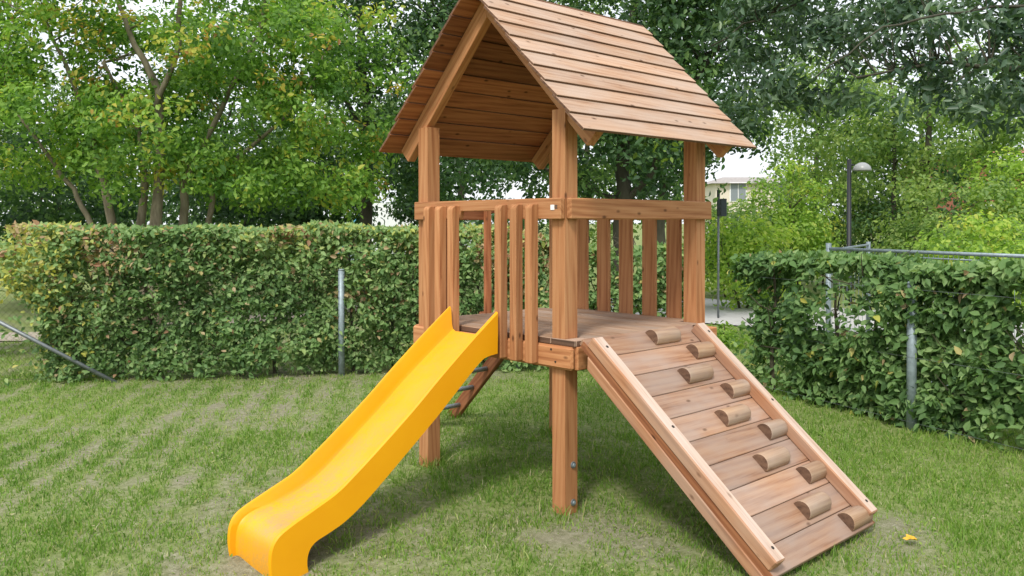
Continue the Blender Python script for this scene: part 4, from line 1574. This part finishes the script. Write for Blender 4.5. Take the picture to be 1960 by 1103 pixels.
x, y = at(1375, 13)
sg = empty('sign_post', (x, y, 0))
meta(sg, 'thin grey post carrying a small dark box sign, right of the tower', 'sign post')
g = Geo(); g.tube([(x, y, -.02), (x, y, hz(413, 13))], [.017, .017], 9); g.build('pole', STEEL_DARK, sg, True)
g = Geo(); g.tube([(x, y, hz(414, 13)), (x, y, hz(364, 13))], [.024, .024], 9); g.build('pole_sleeve', SIGN_GREY, sg, True)
c = Vector((x, y, 0)) + rx * 0.075
bx = board('sign_box', sg, (c.x, c.y, (hz(381, 13) + hz(415, 13)) / 2), rx, (0, 0, 1), (0.092, hz(381, 13) - hz(415, 13), 0.06), SIGN_GREY, 0.006)


def van(u, dep):
    x, y = at(u, dep)
    root = empty('delivery_van', (x, y, 0))
    meta(root, 'white van with a blue front parked beyond the hedge, glimpsed beside the dark trunk', 'van')
    X = Vector((rt.x, rt.y, 0)).normalized(); Yv = Vector((fw.x, fw.y, 0)).normalized()

    def part(name, poly, w, mat, off=0.0, parent=None):
        V = []; n = len(poly)
        for sgn in (-1, 1):
            for (a, z) in poly: V.append(Vector((x, y, 0)) + X * a + Yv * (sgn * w / 2 + off) + Vector((0, 0, z)))
        F = [tuple(range(n)), tuple(range(n, 2 * n))[::-1]] + [(i, i + n, (i + 1) % n + n, (i + 1) % n) for i in range(n)]
        return obj(name, V, F, mat, parent or root)
    part('body', [(-1.3, .35), (2.4, .35), (2.4, 2.10), (2.3, 2.16), (-1.2, 2.16), (-1.3, 2.05)], 1.8, VAN_WHITE)
    part('cab', [(-2.5, .35), (-1.305, .35), (-1.305, 2.02), (-1.7, 1.98), (-2.1, 1.25), (-2.5, 1.1)], 1.75, BLUE)
    part('window', [(-1.98, 1.27), (-1.42, 1.27), (-1.42, 1.85), (-1.70, 1.85)], 1.775, GLASS_D)
    for a in (-1.9, 1.6):
        for sgn in (-1, 1):
            c = Vector((x, y, .33)) + X * a + Yv * (sgn * .80)
            V, F = tube_geo([c - Yv * .1, c + Yv * .1], [.33, .33], 16)
            w_ = obj('wheel', V, F, TYRE, root, False)
            V, F = tube_geo([c - Yv * .106, c + Yv * .106], [.19, .19], 12)
            obj('rim', V, F, STEEL, w_, False)


van(790, 30)


PANE_FAR = plain('far_window', (0.22, 0.25, 0.27), 0.15, var=0.1)


def house(name, label, u0, u1, dep, vtop, wall, roofm, floors, bays, band=None, deep=9):
    """far building facing the photographer, flat front with built windows"""
    xl, yl = at(u0, dep); xr_, yr = at(u1, dep)
    A = Vector((xl, yl, 0)); B = Vector((xr_, yr, 0))
    X = (B - A).normalized(); Yv = Vector((-X.y, X.x, 0))
    W = (B - A).length
    Ht = hz(vtop, dep)
    root = empty(name, tuple(A))
    meta(root, label, 'building')

    def blk(nm, a0, a1, d0, d1, z0, z1, mat, parent):
        V = [A + X * a + Yv * d + Vector((0, 0, z)) for z in (z0, z1) for a, d in ((a0, d0), (a1, d0), (a1, d1), (a0, d1))]
        F = [(3, 2, 1, 0), (4, 5, 6, 7), (0, 1, 5, 4), (1, 2, 6, 5), (2, 3, 7, 6), (3, 0, 4, 7)]
        return obj(nm, V, F, mat, parent)
    blk('wall', 0, W, 0, deep, -0.1, Ht, wall, root)
    # hipped roof
    V = [A + X * a + Yv * d + Vector((0, 0, z)) for a, d, z in ((-.4, -.4, Ht), (W + .4, -.4, Ht), (W + .4, deep + .4, Ht), (-.4, deep + .4, Ht), (W * .25, deep / 2, Ht + 0.7), (W * .75, deep / 2, Ht + 0.7))]
    rf = obj('roof', V, [(0, 1, 5, 4), (1, 2, 5), (2, 3, 4, 5), (3, 0, 4), (3, 2, 1, 0)], roofm, root)
    fh = Ht / floors
    for f_ in range(floors):
        for b_ in range(bays):
            a = W * (b_ + .5) / bays; z0 = f_ * fh + .9
            fr = blk('window', a - .62, a + .62, -.06, .02, z0 - .06, z0 + 1.36, WHITE, root)
            blk('pane', a - .54, a - .03, -.075, -.0605, z0, z0 + 1.28, PANE_FAR, fr)
            blk('pane', a + .03, a + .54, -.075, -.0605, z0, z0 + 1.28, PANE_FAR, fr)
        if band:
            blk('balcony_band', -.1, W + .1, -.5, -.01, f_ * fh + fh - .45, f_ * fh + fh - .02, band, root)


house('apartment_building', 'cream coloured building far off in the sky gap right of the tower', 1370, 1540, 62, 352, CREAM, ROOF_GREY, 2, 2)
house('apartment_building', 'red brick building with white bands far off at the right edge', 1880, 2300, 46, 296, BRICK_RED, BRICK_RED, 2, 6, WHITE)

# ------------------------------------------------------------------ small things
fx, fy = -1, 0
q = CAM + (fw + r2 * ((1743 - 980) / FPX) - u2 * ((1033 - 444.68) / FPX)) * ((CAM.z - 0.03) / -((fw + r2 * ((1743 - 980) / FPX) - u2 * ((1033 - 444.68) / FPX)).z))
M_FALLEN = plain('yellow_leaf', (0.62, 0.36, 0.03), 0.6, var=0.25, scale=30)
V = []
for k in range(13):
    a = 2 * math.pi * k / 13
    r_ = 0.028 * (1.25 if k % 2 == 0 else 0.72)
    V.append((q.x + r_ * math.cos(a), q.y + r_ * math.sin(a), 0.036 + 0.008 * math.sin(2 * a)))
V.append((q.x, q.y, 0.030))
o = obj('fallen_leaf', V, [(k, (k + 1) % 13, 13) for k in range(13)], M_FALLEN)
meta(o, 'yellow fallen leaf lying on the grass right of the ramp foot', 'leaf')
bpy.context.view_layer.update()
